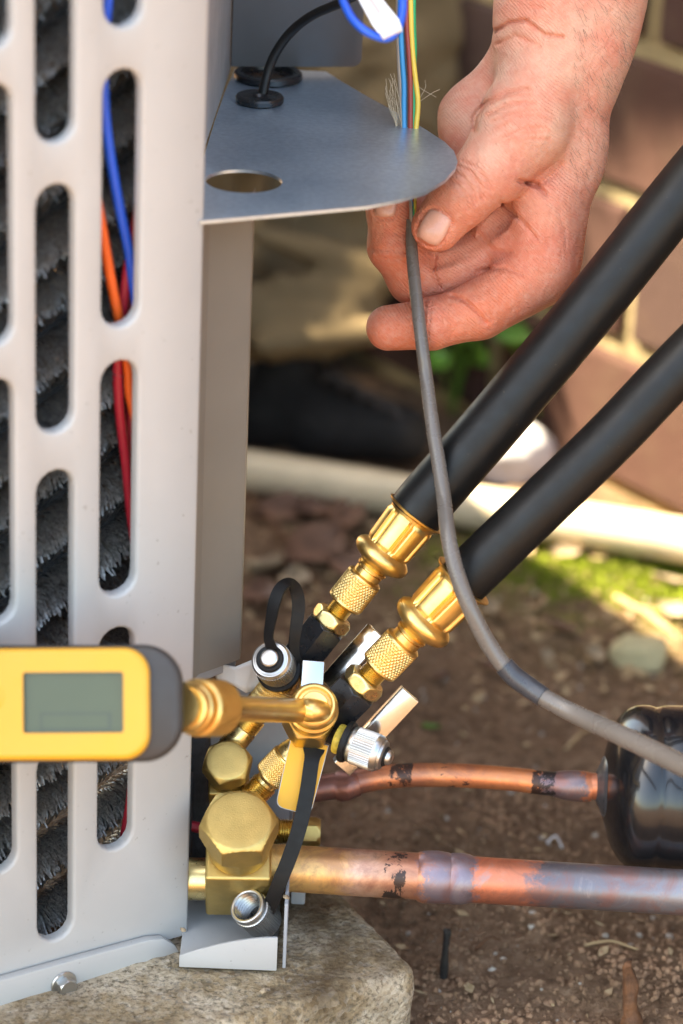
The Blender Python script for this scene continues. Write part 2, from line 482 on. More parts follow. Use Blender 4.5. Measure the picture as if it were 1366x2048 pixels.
def concrete():
    m, nt, b, tc = nodes('concrete')
    n1 = noise(nt, tc, 24, 10, .74); n2 = noise(nt, tc, 520, 6, .7)
    v = N(nt, 'ShaderNodeTexVoronoi'); v.inputs['Scale'].default_value = 420; nt.links.new(tc.outputs['Object'], v.inputs[0])
    c = ramp(nt, n1.outputs[0], [(.38, (.14, .085, .04)), (.48, (.42, .295, .165)), (.58, (.68, .54, .385))])
    c2 = mixc(nt, ramp(nt, n2.outputs[0], [(.38, (.85, .85, .85)), (.52, (0, 0, 0))]).outputs[0], c.outputs[0], (.085, .065, .04))
    gr = ramp(nt, v.outputs['Color'], [(.0, (.09, .05, .03)), (.5, (.32, .26, .18)), (1, (.55, .5, .44))])
    c3 = mixc(nt, .3, c2, gr.outputs[0])
    bigs = noise(nt, tc, 8.5, 6, .6, dist=.5)
    c3 = mixc(nt, ramp(nt, bigs.outputs[0], [(.52, (0, 0, 0)), (.62, (.75, .75, .75))]).outputs[0], c3, (.11, .068, .034))
    nt.links.new(c3, b.inputs['Base Color'])
    b.inputs['Roughness'].default_value = .92; b.inputs['Specular IOR Level'].default_value = .2
    p = bump(nt, b, n2.outputs[0], .8, .0016)
    bump(nt, b, v.outputs['Distance'], .5, .001, p)
    return m
mt['concrete'] = concrete()
def brickm():
    m, nt, b, tc = nodes('brick')
    oi = N(nt, 'ShaderNodeObjectInfo')
    n1 = noise(nt, tc, 30, 8, .7)
    c = ramp(nt, oi.outputs['Random'], [(0, (.050, .018, .012)), (.5, (.068, .026, .016)), (1, (.046, .023, .018))])
    st = ramp(nt, n1.outputs[0], [(.5, (0, 0, 0)), (.68, (.55, .55, .55))])
    c2 = mixc(nt, st.outputs[0], c.outputs[0], (.085, .046, .026))
    nt.links.new(c2, b.inputs['Base Color']); b.inputs['Roughness'].default_value = .9
    bump(nt, b, n1.outputs[0], .7, .003)
    return m
mt['brick'] = brickm()
mt['mortar'] = M('mortar', (.36, .275, .145), .95, 0, ns=18, na=.22, bs=160, bstr=.7, bd=.004)

# ------------------------------------------------------------------ ground
SLAB_Z = W(552, 1940, 0).z            # top of the concrete pad
GZ = SLAB_Z - .045
def ground_z(X, Y):
    P = np.stack([X, Y, np.zeros_like(X)], 1)
    z = fbm(P, 4.5, 3, 3) * .012 + fbm(P, 26, 4, 5) * .0065 + fbm(P, 150, 4, 9) * .0026
    far = np.clip((np.hypot(X, Y - 1.2) - 1.2) / 3, 0, 1)
    return GZ + z * (1 - far)
def axis_coords(a, b, step, far):
    c = list(np.arange(a, b, step)); g, s = [], step
    x = b
    while x < far: g.append(x); s *= 1.35; x += s
    l, s, x = [], step, a
    while x > -far: s *= 1.35; x -= s; l.append(x)
    return np.array(l[::-1] + c + g + [far])
gx, gy = axis_coords(-.30, .50, .0034, 60), axis_coords(.78, 1.95, .0042, 60)
XX, YY = np.meshgrid(gx, gy)
gX, gY = XX.ravel(), YY.ravel()
gzv = ground_z(gX, gY)
nx, ny = len(gx), len(gy)
ii = np.arange((ny - 1) * (nx - 1)); r_, c_ = ii // (nx - 1), ii % (nx - 1)
gf = np.stack([r_ * nx + c_, r_ * nx + c_ + 1, (r_ + 1) * nx + c_ + 1, (r_ + 1) * nx + c_], 1)
ground = mk('ground', np.stack([gX, gY, gzv], 1), gf, mt['soil'], angle=0, loc=(0, 0, GZ))
ground['kind'] = 'structure'
mossc = RZ(1250, 1150, GZ)
mo = np.exp(-(((gX - mossc.x) / .11) ** 2 + ((gY - mossc.y) / .075) ** 2))
ca = ground.data.attributes.new('moss', 'FLOAT', 'POINT'); ca.data.foreach_set('value', mo.astype(np.float32))
def gpt(px, py, lift=0.0):
    p = RZ(px, py, GZ)
    for _ in range(3):
        z = float(ground_z(np.array([p.x]), np.array([p.y]))[0]); p = RZ(px, py, z)
    return p + Vector((0, 0, lift))

# ------------------------------------------------------------------ brick wall
wdir = Vector((-.62, .78, 0)).normalized()
wnorm = Vector((-wdir.y, wdir.x, 0)); wnorm = wnorm if wnorm.y < 0 else -wnorm      # faces the camera side
wfoot = RZ(1300, 1010, GZ)
BH, BL, MJ, ROWS = .076, .215, .014, 24
wall = thing('brick_wall', wfoot, 'red brick house wall with thick sandy mortar joints behind the hoses', 'wall')
mk('mortar_bed', *obox(wfoot - wdir * 1.25 - wnorm * .10 - Vector((0, 0, .03)), wdir * 2.9, wnorm * .0985, Vector((0, 0, .03 + ROWS * (BH + MJ))), .002), mt['mortar'], wall)
bm_cache = []
for v in range(4):
    Vb, Fb = obox(Vector((0, 0, 0)), Vector((BL, 0, 0)), Vector((0, .09, 0)), Vector((0, 0, BH)), .004)
    Vb = np.array([list(q) for q in Vb]); Vb += np.stack([fbm(Vb + v * 3, 25, 2, v + k) for k in range(3)], 1) * .0022
    me = bpy.data.meshes.new('brick'); me.from_pydata(Vb.tolist(), [], Fb); me.materials.append(mt['brick']); bm_cache.append(me)
rot = math.atan2(wdir.y, wdir.x)
for row in range(ROWS):
    for k in range(12):
        o = bpy.data.objects.new('brick', bm_cache[(row * 3 + k) % 4])
        s = -1.22 + k * (BL + MJ) + (row % 2) * (BL + MJ) / 2 + random.uniform(-.003, .003)
        fl = (wdir.cross(Vector((0, 0, 1)))).dot(wnorm) > 0
        o.rotation_euler = (0, 0, rot + random.uniform(-.006, .006))
        # local +Y of the brick must point into the wall
        inw = Vector((-math.sin(rot), math.cos(rot), 0))
        base = wdir * s + Vector((0, 0, row * (BH + MJ) + .006 + random.uniform(-.001, .001)))
        base = base + (wnorm * (.004 + random.uniform(-.001, .002)) if inw.dot(wnorm) < 0 else wnorm * (-.086))
        o.location = base
        o.parent = wall
        COL.objects.link(o)

# ------------------------------------------------------------------ white conduit along the wall
pdir = Vector((-.96, .28, 0)).normalized()
pv0 = RZ(900, 1012, GZ + .014)
PVR = .0128
pa, pb = pv0 - pdir * .5, pv0 + pdir * .75
solo('pvc_pipe', tube([pa, pa.lerp(pb, .3) + Vector((0, 0, .002)), pa.lerp(pb, .7), pb], PVR, 32), mt['pvc'],
     'white plastic pipe lying on the ground along the brick wall', 'pipe')

# ------------------------------------------------------------------ concrete pad
def pad():
    # far edge runs behind the unit, right edge from (668,1795) to (822,1935), front edge goes left out of frame
    z = SLAB_Z
    a, c = RZ(690, 1786, z), RZ(846, 1944, z)
    rt = (c - a).normalized(); lf = Vector((rt.y, -rt.x, 0)); lf = lf if lf.x < 0 else -lf
    back = a - rt * .5; n1, n2 = 190, 150
    L = (c - back).length; Wd = .55
    prof = []
    rad = .0048
    V, idx = [], {}
    U = np.concatenate([np.linspace(0, L - .06, 70), np.linspace(L - .059, L, 50)])
    Vv = np.concatenate([np.linspace(0, .10, 90), np.linspace(.103, Wd, 50)])
    P = []
    for s in U:
        for w in Vv: P.append(back + rt * s + lf * w)
    P = np.array([list(p) for p in P]); g = np.array([(s, w) for s in U for w in Vv])
    def fall(e):   # rounded edge
        q = np.clip(1 - e / rad, 0, 1)
        return rad * (1 - np.sqrt(np.maximum(0, 1 - q * q)))
    e1, e2 = L - g[:, 0], g[:, 1]
    cr = np.minimum(e1, e2)
    both = np.hypot(np.clip(rad * 2 - e1, 0, None), np.clip(rad * 2 - e2, 0, None))
    z_ = -fall(np.where((e1 < rad * 2) & (e2 < rad * 2), np.clip(rad * 2 - both, 0, None), cr))
    z_ += fbm(P, 60, 4, 21) * .0016 + fbm(P, 300, 3, 22) * .0006
    P[:, 2] += z_
    # pull the corner in so the pad has a rounded plan
    m = (e1 < rad * 2) & (e2 < rad * 2)
    ex = np.clip(both - rad * 2, 0, None)
    dirv = np.array(-rt) [None, :] * np.clip(rad * 2 - e1, 0, None)[:, None] + np.array(lf)[None, :] * np.clip(rad * 2 - e2, 0, None)[:, None]
    nn = np.linalg.norm(dirv, axis=1)[:, None] + 1e-9
    P += dirv / nn * (ex * m)[:, None]
    nu, nv = len(U), len(Vv)
    Fc = []
    for i in range(nu - 1):
        for j in range(nv - 1): Fc.append((i * nv + j, i * nv + j + 1, (i + 1) * nv + j + 1, (i + 1) * nv + j))
    rim = [i * nv for i in range(nu)] + [(nu - 1) * nv + j for j in range(1, nv)]
    Vl = P.tolist()
    prev = rim
    for dz in (.006, .014, .024, .036, .075):
        cur = []
        for r in rim:
            p = P[r]; q = fbm(np.array([[p[0], p[1], dz]]), 55, 3, 31)[0] * .0022
            out = np.array(-lf) if r % nv == 0 else np.array(rt)
            Vl.append([p[0] + out[0] * q, p[1] + out[1] * q, p[2] - dz]); cur.append(len(Vl) - 1)
        for k in range(len(rim) - 1): Fc.append((prev[k], prev[k + 1], cur[k + 1], cur[k]))
        prev = cur
    o = mk('concrete_pad', Vl, Fc, mt['concrete'], angle=0)
    bmx = bmesh.new(); bmx.from_mesh(o.data); bmesh.ops.recalc_face_normals(bmx, faces=bmx.faces); bmx.to_mesh(o.data); bmx.free()
    return tag(o, 'weathered concrete pad with a rounded corner under the grey unit', 'slab')
pad()

# ------------------------------------------------------------------ condenser unit
PD = Vector((.839, .545, 0)).normalized()        # along the front panel, to the right
PN = Vector((PD.y, -PD.x, 0))                    # panel normal, towards the camera
PB = -PN
P0 = W(402, 440, 0, 1.030)
UP = Vector((0, 0, 1))
unit = thing('condenser_unit', Vector((P0.x, P0.y, SLAB_Z)), 'pale grey outdoor condenser unit with slotted front panel and opened wiring corner', 'air conditioner')
def uv(x, y, off=0.0):
    p = RP(x, y, P0 + PN * off, PN); d = p - (P0 + PN * off)
    return d.dot(PD), p.z
def pp(u, z, off=0.0):
    q = P0 + PD * u + PN * off
    return Vector((q.x, q.y, z))
slots = []
ur = uv(390, 1000)[0]
def col(xl, xr, ys):
    ul = uv(xl, 600)[0]; urr = uv(xr, 600)[0]; xc = (xl + xr) / 2
    for a, b in ys: slots.append((ul, urr, uv(xc, b)[1], uv(xc, a)[1]))
col(74, 151, [(-210, 286), (370, 866), (942, 1428), (1500, 1880)])
col(205, 280, [(-450, 56), (140, 654), (722, 1190), (1255, 1696)])
col(-48, 29, [(-410, 98), (168, 692), (760, 1250), (1312, 1748)])
ztop = P0.z + .25
zbot = SLAB_Z + .004
uL = -.34
d_ = slots[0][0] - slots[8][0]
for s, sh in [(q, d_ * 2) for q in slots[:4]] + [(q, d_ * 2) for q in slots[8:12]]:
        slots.append((s[0] - sh, s[1] - sh, s[2] - .004, s[3] - .004))
slots.sort(key=lambda s: s[0])
def slot_loop(s, grow, n=9):
    u0_, u1_, z0_, z1_ = s; r = (u1_ - u0_) / 2 + grow; uc = (u0_ + u1_) / 2
    zc0, zc1 = z0_ + (u1_ - u0_) / 2, z1_ - (u1_ - u0_) / 2
    L = [(uc + r * math.cos(a), zc1 + r * math.sin(a)) for a in np.linspace(0, math.pi, n)]
    L += [(uc + r * math.cos(a), zc0 + r * math.sin(a)) for a in np.linspace(math.pi, 2 * math.pi, n)]
    return L
def make_panel():
    bm = bmesh.new()
    edge = .0
    outer = [(uL, zbot), (ur, zbot), (ur, ztop), (uL, ztop)]
    loops = [outer]
    vl = []
    rims = []
    for s in slots:
        if s[3] > ztop - .01: continue
        loops.append(slot_loop(s, .0015)); rims.append(s)
    edges = []; lv = []
    for L in loops:
        q = [bm.verts.new(pp(u, z)) for u, z in L]; lv.append(q)
        for i in range(len(q)): edges.append(bm.edges.new((q[i], q[(i + 1) % len(q)])))
    bmesh.ops.triangle_fill(bm, use_beauty=True, use_dissolve=False, edges=edges, normal=PN)
    # rolled slot rims
    for s, first in zip(rims, lv[1:]):
        prev = first
        for grow, off in ((.0008, -.0002), (.0003, -.0007), (0, -.0014), (0, -.0050)):
            cur = [bm.verts.new(pp(u, z, off)) for u, z in slot_loop(s, grow)]
            for i in range(len(cur)):
                j = (i + 1) % len(cur); bm.faces.new((prev[i], prev[j], cur[j], cur[i]))
            prev = cur
    # folded right edge
    a, b = lv[0][1], lv[0][2]
    pa_, pb_ = a, b
    for du, off in ((.0012, -.0006), (.0018, -.002), (.0018, -.012)):
        ca_, cb_ = bm.verts.new(pp(ur + du, zbot, off)), bm.verts.new(pp(ur + du, ztop, off))
        bm.faces.new((pa_, ca_, cb_, pb_)); pa_, pb_ = ca_, cb_
    return dump(bm)
front = mk('front_panel', *make_panel(), mt['panel'], unit, angle=50)
# cabinet behind the slotted panel
back = .80
def vplate(name, a, b, z0, z1, off, mat, par=unit, bev=.0004):
    """vertical sheet between plan points a and b, thickness vector off"""
    a0, b0 = Vector((a.x, a.y, z0)), Vector((b.x, b.y, z0))
    return mk(name, *obox(a0, b0 - a0, off, Vector((0, 0, z1 - z0)), bev), mat, par)
q0, q1 = pp(ur - .03, 0, -.075), pp(ur - .03, 0, -back)
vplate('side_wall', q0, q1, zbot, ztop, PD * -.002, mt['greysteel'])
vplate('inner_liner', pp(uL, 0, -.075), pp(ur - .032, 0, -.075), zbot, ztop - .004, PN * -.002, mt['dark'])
vplate('left_wall', pp(uL, 0, -.007), pp(uL, 0, -back), zbot, ztop, PD * -.002, mt['panel'])
vplate('back_wall', pp(uL, 0, -back), pp(ur - .03, 0, -back), zbot, ztop, PN * -.002, mt['panel'])
mk('top_cover', *obox(pp(uL - .004, ztop + .001, .006), PD * (ur - uL + .012), PN * -(back + .012), Vector((0, 0, .016)), .005), mt['panel'], unit)
# spine-fin coil: tilted rows of bristles
def coil():
    Q = []
    Vc, Fcc = [], []
    rows = 24; sp = .0235; slope = .55
    for k in range(rows):
        zc = zbot - .02 + k * sp
        uu = np.arange(uL * .62, ur - .004, .0013)
        m = 26
        for j in range(m):
            n = len(uu)
            u = uu + RNG.uniform(-.0006, .0006, n); th = math.radians(-100 + 200 * j / (m - 1)) + RNG.normal(0, .16, n)
            ln = .0158 * RNG.uniform(.86, 1.08, n); w = .00030
            zz = zc + (u - ur) * slope + .02
            cx = -.033 - .004 * math.sin(k * 2.1)
            # radial direction in (PN, z)
            du = RNG.normal(0, .5, n)
            o0, z0_ = cx + np.cos(th) * .004, zz + np.sin(th) * .004
            o1, z1_ = cx + np.cos(th) * ln, zz + np.sin(th) * ln - .0015
            ok = (z0_ > zbot + .012) & (z0_ < ztop - .01)
            e = u + du * .004
            def arr(uu_, zz_, oo_):
                A = np.array(P0)[None] + np.outer(uu_, np.array(PD)) + np.outer(oo_, np.array(PN)); A[:, 2] = zz_
                return A[ok]
            Q.append(np.stack([arr(u - w, z0_, o0), arr(u + w, z0_ + w, o0), arr(e + w, z1_ + w * .8, o1), arr(e - w, z1_, o1)], 1).reshape(-1, 3))
        a = zc + (uu[0] - ur) * slope + .02; b = zc + .02
        if a > zbot + .01 and b < ztop - .01:
            Vt, Ft = tube([pp(uu[0], a, cx), pp(ur - .004, b, cx)], .0042, 10, sub=1)
            n0 = len(Vc); Vc += list(Vt); Fcc += [[i + n0 for i in q] for q in Ft]
    V = np.concatenate(Q); Fc = np.arange(len(V)).reshape(-1, 4)
    o = mk('coil_fins', V, Fc, mt['fin'], unit, angle=0); o['kind'] = 'stuff'
    o.data.polygons.foreach_set('use_smooth', [False] * len(o.data.polygons))
    t = mk('coil_tube', Vc, Fcc, mt['dark'], unit); t['kind'] = 'stuff'
coil()
# bottom skirt with hex screw
def skirt():
    off = .0045
    P = [(-260, 2100), (-260, 2035), (0, 1962), (180, 1912), (300, 1880), (328, 1878), (350, 1890), (364, 1910), (368, 1932), (362, 1938), (180, 1988), (0, 2036)]
    poly = [RP(x, y, P0 + PN * off, PN) for x, y in P]
    mk('skirt', *slab_poly(poly, PN * -.004, .0008), mt['panel'], unit)
    c = RP(127, 1967, P0 + PN * off, PN)
    ax = PN
    sc = mk('screw', *lathe(c, ax, [(0, 27), (2, 27.5), (5, 26), (6, 21)], 36), mt['steel'], unit)
    mk('screw_head', *hexnut(c, ax, 5, 24, 17.5, 5), mt['steel'], sc)
skirt()
# galvanised shelf plate (horizontal) with cut-out
SHZ = P0.z
def shelf():
    out = [(400, 442), (560, 428), (735, 412), (800, 399), (850, 384), (890, 360), (910, 338), (915, 322), (908, 302), (890, 284), (850, 258), (800, 229), (740, 196), (690, 167), (652, 143), (560, 138), (470, 138), (452, 178), (430, 240), (412, 300), (399, 345), (398, 400)]
    bm = bmesh.new(); edges = []
    q = [bm.verts.new(RZ(x, y, SHZ)) for x, y in out]
    c0, c1 = RZ(411, 362, SHZ), RZ(564, 362, SHZ); c = (c0 + c1) / 2; r = (c1 - c0).length / 2
    h = [bm.verts.new(c + Vector((math.cos(a) * r, math.sin(a) * r, 0))) for a in np.linspace(0, 2 * math.pi, 41)[:-1]]
    for L in (q, h):
        for i in range(len(L)): edges.append(bm.edges.new((L[i], L[(i + 1) % len(L)])))
    bmesh.ops.triangle_fill(bm, use_beauty=True, edges=edges, normal=UP)
    fs = list(bm.faces)
    ext = bmesh.ops.extrude_face_region(bm, geom=fs)
    bmesh.ops.translate(bm, vec=Vector((0, 0, -.0013)), verts=[g for g in ext['geom'] if isinstance(g, bmesh.types.BMVert)])
    bmesh.ops.recalc_face_normals(bm, faces=bm.faces)
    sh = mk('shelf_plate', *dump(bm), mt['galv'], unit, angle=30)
    # turned-down front lip with bright edge
    a, b = RZ(400, 442, SHZ), RZ(735, 412, SHZ)
    # grommets
    g = RZ(519, 205, SHZ)
    gr = mk('grommet', *lathe(g, UP, [(0, 44), (3, 48), (11, 48.5), (15, 46), (16, 40), (13, 34), (12, 22), (14, 14), (9, 8)], 48, scale=g_s(g)), mt['black_anod'], unit)
    g2 = RZ(536, 158, SHZ)
    mk('grommet', *lathe(g2, UP, [(0, 64), (3, 68), (13, 68), (16, 64), (16, 52), (5, 50), (2, 30), (2, 4)], 48, scale=g_s(g2)), mt['black_anod'], unit)
def g_s(p): return (p - CP).dot(CF) / F
shelf()
# wall and box behind the shelf
i0, i1 = RZ(404, 318, SHZ), RZ(462, 140, SHZ)
vplate('recess_wall', i0, i1, SHZ + .001, ztop, (i1 - i0).cross(UP).normalized() * -.0015, mt['plate'])
b0, b1 = RZ(462, 150, SHZ), RZ(722, 150, SHZ)
bd = (b1 - b0); b1 = Vector((b0.x + bd.x, b0.y + bd.y * 1, 0))
dpt = Vector((-.2, .98, 0))
def control_box():
    z0 = SHZ + .0035
    A, B = Vector((b0.x, b0.y, z0)), Vector((b1.x, b1.y, z0))
    ex = B - A; L = ex.length; ex.normalize(); H = ztop - z0
    r = .004
    pts = [A, A + ex * (L - r)] + [A + ex * (L - r + r * math.sin(a)) + UP * (r - r * math.cos(a)) for a in np.linspace(.3, 1.57, 5)] + [A + ex * L + UP * H, A + UP * H]
    mk('control_cover', *slab_poly(pts, dpt * .0015, .0003), mt['greysteel'], unit)
control_box()
# corner post
def post():
    zt, zb = SHZ - .0015, W(440, 1322, -20).z
    pl = [W(393, 452, 0, 1.048), W(399, 452, 0, 1.0475), W(418, 452, 0, 1.056), W(421, 452, 0, 1.057), W(498, 452, 0, 1.070), W(506, 452, 0, 1.072), W(508, 452, 0, 1.078)]
    pl = [Vector((p.x, p.y, 0)) for p in pl]
    V, Fc = [], []
    nrm = Vector((0, 1, 0))
    for z in (zt, zb):
        for p in pl: V.append(Vector((p.x, p.y, z)))
        for p in pl: V.append(Vector((p.x, p.y, z)) + nrm * .0015)
    n = len(pl)
    for i in range(n - 1):
        Fc.append((i, i + 1, 2 * n + i + 1, 2 * n + i)); Fc.append((n + i, 3 * n + i, 3 * n + i + 1, n + i + 1))
        Fc.append((i, n + i, n + i + 1, i + 1)); Fc.append((2 * n + i, 2 * n + i + 1, 3 * n + i + 1, 3 * n + i))
    Fc.append((0, 2 * n, 3 * n, n)); Fc.append((n - 1, 2 * n - 1, 4 * n - 1, 3 * n - 1))
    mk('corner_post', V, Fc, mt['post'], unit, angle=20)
    c = [Vector((p.x, p.y, zb - .0005)) for p in (pl[0], pl[-1])]
    mk('ledge', *obox(c[0] - Vector((.01, .002, .006)), (c[1] - c[0]) + Vector((.008, 0, 0)), Vector((0, .05, 0)), Vector((0, 0, .0055)), .001), mt['plate'], unit)
post()
# valve mounting plate, foam, base tray
vb = W(470, 1560, -300)
a_, b_ = W(340, 1560, -300), W(585, 1560, -330)
vplate('valve_plate', Vector((a_.x, a_.y, 0)), Vector((b_.x, b_.y, 0)), SLAB_Z + .006, W(470, 1345, -300).z, Vector((0, .0015, 0)), mt['plate'])
fo = W(372, 1690, -150)
mk('foam_pad', *obox(Vector((W(355, 1600, -190).x, W(355, 1600, -190).y, SLAB_Z + .008)), Vector((.0125, .004, 0)), Vector((0, .012, 0)), Vector((0, 0, .115)), .0015), mt['foam'], unit)
mk('foam_pad', *obox(Vector((W(348, 1600, -90).x, W(348, 1600, -90).y, SLAB_Z + .012)), Vector((.0072, .002, 0)), Vector((0, .012, 0)), Vector((0, 0, .046)), .0015), mt['foam'], unit)
def tray():
    z0 = SLAB_Z + .002
    fl, fr = RZ(358, 1934, z0), RZ(553, 1942, z0)
    ex = fr - fl; H = .0155
    th = Vector((ex.y, -ex.x, 0)).normalized(); th = th if th.y > 0 else -th
    n = 18; poly = [fl, fr]
    for i in range(n + 1):
        t = 1 - i / n
        poly.append(Vector((fl.x, fl.y, z0)) + ex * t + UP * (H * (.34 + .66 * (1 - (1 - t) ** 1.7))))
    mk('tray_lip', *slab_poly(poly, th * .0012, .0002), mt['panel'], unit)
    mk('tray_floor', *obox(fl + th * .0014 + UP * .0015, ex * .998, th * .085, Vector((0, 0, .0014)), .0004), mt['panel'], unit)
    sr = fr + th * .002 + ex.normalized() * .0022
    mk('tray_side', *obox(sr, ex.normalized() * .0014, th * .075, Vector((0, 0, .030)), .0004), mt['plate'], unit)
    mk('tray_clip', *obox(sr + th * .048 + ex.normalized() * .0020, ex.normalized() * .006, th * .010, Vector((0, 0, .024)), .0008), mt['plate'], unit)
tray()

# ------------------------------------------------------------------ wires behind the slots
def wire(name, pts, r, mat, label, group=None, d0=FOCUS):
    return solo(name, tube([p if isinstance(p, Vector) else W(*p, d0=d0) for p in pts], r, 14), mt[mat], label, 'wire', group)
def pw(l, off): return [RP(x, y, P0 + PN * o, PN) for (x, y), o in zip(l, off if isinstance(off, list) else [off] * len(l))]
wr = .0019
wire('wire', pw([(222, -160), (218, -40), (212, 40), (206, 120), (208, 200), (217, 290), (238, 410), (258, 505), (268, 580), (285, 680)], -.012), wr, 'blue', 'blue insulated wire inside the slotted panel')
wire('wire', pw([(190, 380), (206, 470), (222, 560), (240, 650), (256, 735), (262, 800), (290, 900)], -.0115), wr, 'orange', 'orange insulated wire inside the slotted panel')
wire('wire', pw([(280, 410), (268, 470), (252, 560), (246, 625), (238, 690), (235, 740), (240, 830), (252, 930), (262, 1030), (275, 1130)], -.015), wr, 'red', 'dark red wire crossing the orange wire behind the panel')
wire('wire', pw([(292, 540), (270, 580), (256, 625), (262, 700), (262, 800), (258, 900), (266, 1010), (290, 1100)], -.0185), wr * .9, 'red', 'dark red wire curving close to the panel slot edge')
wire('wire', pw([(285, 1440), (268, 1540), (258, 1620), (246, 1690), (235, 1760)], -.014), wr, 'red', 'dark red wire in the slot beneath the yellow gauge')
solo('red_tube', tube([W(330, 1646, -150), W(380, 1652, -150), W(425, 1660, -160)], 11.5 * S, 18), mt['red'], 'short red tube entering the unit beside the large brass valve', 'tube')

# ------------------------------------------------------------------ thin black cable and labelled blue wire on the shelf
G1 = RZ(519, 200, SHZ)
dg = (G1 - CP).dot(CF)
wire('black_cable', [W(520, 222, 0, dg), W(526, 186, 0, dg), W(537, 140, 0, dg), W(556, 98, 0, dg - .003), W(588, 58, 0, dg - .008), (W(630, 28, 0, dg - .016)), W(690, 2, 0, dg - .026), W(770, -40, 0, dg - .035)], .0020, 'rubber', 'thin black cable rising from the grommet on the metal shelf')
bt = thing('labelled_wire', W(760, 40, 0, 1.05), 'blue looped wire wearing a white plastic marker tag above the shelf', 'wire')
mk('blue_wire', *tube([W(x, y, 0, d) for x, y, d in ((668, -60, 1.06), (684, -5, 1.055), (703, 35, 1.052), (728, 60, 1.05), (755, 73, 1.05), (775, 76, 1.05), (792, 64, 1.05), (803, 35, 1.052), (806, -5, 1.055), (800, -70, 1.06))], .00165, 14), mt['blue'], bt)
def marker():
    C = [(700, -34), (722, 8), (745, 50), (757, 66)]; D = [(742, -34), (770, 5), (797, 38), (801, 48)]
    V, Fc = [], []
    n = len(C); dd = 1.047
    for (a, b) in zip(C, D):
        for q in (0, .0007): V += [W(*a, 0, dd + q), W(*b, 0, dd + q)]
    for i in range(n - 1):
        k, m_ = i * 4, i * 4 + 4
        Fc += [(k, k + 1, m_ + 1, m_), (k + 2, m_ + 2, m_ + 3, k + 3), (k, m_, m_ + 2, k + 2), (k + 1, k + 3, m_ + 3, m_ + 1)]
    Fc.append((0, 2, 3, 1))
    g1 = (V, Fc)
    # rolled end that clips round the wire
    A, B = W(760, 70, 0, dd + .0018), W(801, 50, 0, dd + .0018)
    g2 = lathe(A, B - A, [(0, 7), (1.5, 11.5), ((B - A).length / S - 1.5, 12), ((B - A).length / S, 7)], 24)
    o = mk('marker_tag', *g1, mt['whiteplastic'], bt); mk('tag_clip', *g2, mt['whiteplastic'], bt)
    V2 = [W(722, -20, 0, dd - .0002), W(735, -20, 0, dd - .0002), W(763, 24, 0, dd - .0002), W(757, 30, 0, dd - .0002)]
    mk('tag_mark', V2, [(0, 1, 2, 3)], M('tag_print', (.55, .47, .46), .5), o)
marker()

# ------------------------------------------------------------------ thermostat cable: cores above the hand, grey sheath below
tc_ = thing('thermostat_cable', W(830, 560, 40), 'grey sheathed control cable pinched by the fingers, coloured cores above', 'cable')
D1 = 1.150
core = [('w_grey', [(796, -80), (797, 60), (799, 130), (803, 200), (806, 260), (815, 330)]),
        ('w_blue', [(799, -80), (801, 40), (804, 110), (808, 170), (808, 230), (812, 330)]),
        ('w_black', [(806, -80), (807, 40), (811, 110), (815, 170), (815, 240), (818, 330)]),
        ('w_red', [(812, -80), (813, 40), (818, 110), (821, 180), (821, 250), (823, 330)]),
        ('w_green', [(828, -80), (827, 40), (829, 100), (826, 160), (828, 215), (824, 290), (827, 340)]),
        ('w_yellow', [(820, -80), (822, 40), (825, 100), (830, 150), (836, 205), (832, 265), (830, 340)])]
for k, (m_, pts) in enumerate(core):
    P_ = [W(x, y, (k % 2) * 5, D1) for x, y in pts]
    P_.append(W(826 + k - 3, 410, 24)); P_.append(W(824, 470, 22))
    mk('core', *tube(P_, .00105, 12), mt[m_], tc_)
cab = [(824, 440, 20, 11.5), (823, 490, 26, 12), (829, 560, 46, 12.5), (838, 640, 74, 13), (846, 705, 80, 13), (853, 760, 78, 13.5), (865, 850, 105, 14), (878, 930, 112, 14.5), (888, 1000, 130, 15), (896, 1070, 180, 15.5), (912, 1140, 195, 16), (938, 1212, 195, 16.5), (975, 1285, 180, 17), (1020, 1345, 175, 17.5), (1080, 1390, 190, 18), (1150, 1428, 220, 18.5), (1240, 1470, 300, 19.5), (1366, 1532, 420, 20.5), (1500, 1600, 560, 21)]
mk('sheath', *tube([W(x, y, z) for x, y, z, r in cab], [r * S for *_, r in cab], 22), mt['cable'], tc_)
tp = [(1008, 1331, 176, 20), (1030, 1354, 176, 20.5), (1060, 1376, 182, 20.5), (1086, 1394, 193, 20)]
mk('tape_wrap', *tube([W(x, y, z) for x, y, z, r in tp], [r * S for *_, r in tp], 22), mt['tape'], tc_)
# frayed filler string
fs_ = []
for k in range(20):
    x0, y0 = 797 + random.uniform(-6, 8), 250 + random.uniform(-10, 20)
    if k < 17: ex_, ey_ = 782 + random.uniform(-14, 12), 150 + random.uniform(-6, 60)
    else:
        x0, y0 = 834, random.uniform(160, 215); ex_, ey_ = random.uniform(845, 880), random.uniform(120, 200)
    mx, my = (x0 + ex_) / 2 + random.uniform(-10, 10), (y0 + ey_) / 2 + random.uniform(-10, 10)
    fs_.append(tube([W(x0, y0, 6, D1), W(mx, my, random.uniform(-15, 15), D1), W(ex_, ey_, random.uniform(-25, 25), D1)], .00008, 4, sub=5))
fo_ = mk('frayed_string', *join(*fs_), mt['jute'], tc_); fo_['kind'] = 'stuff'

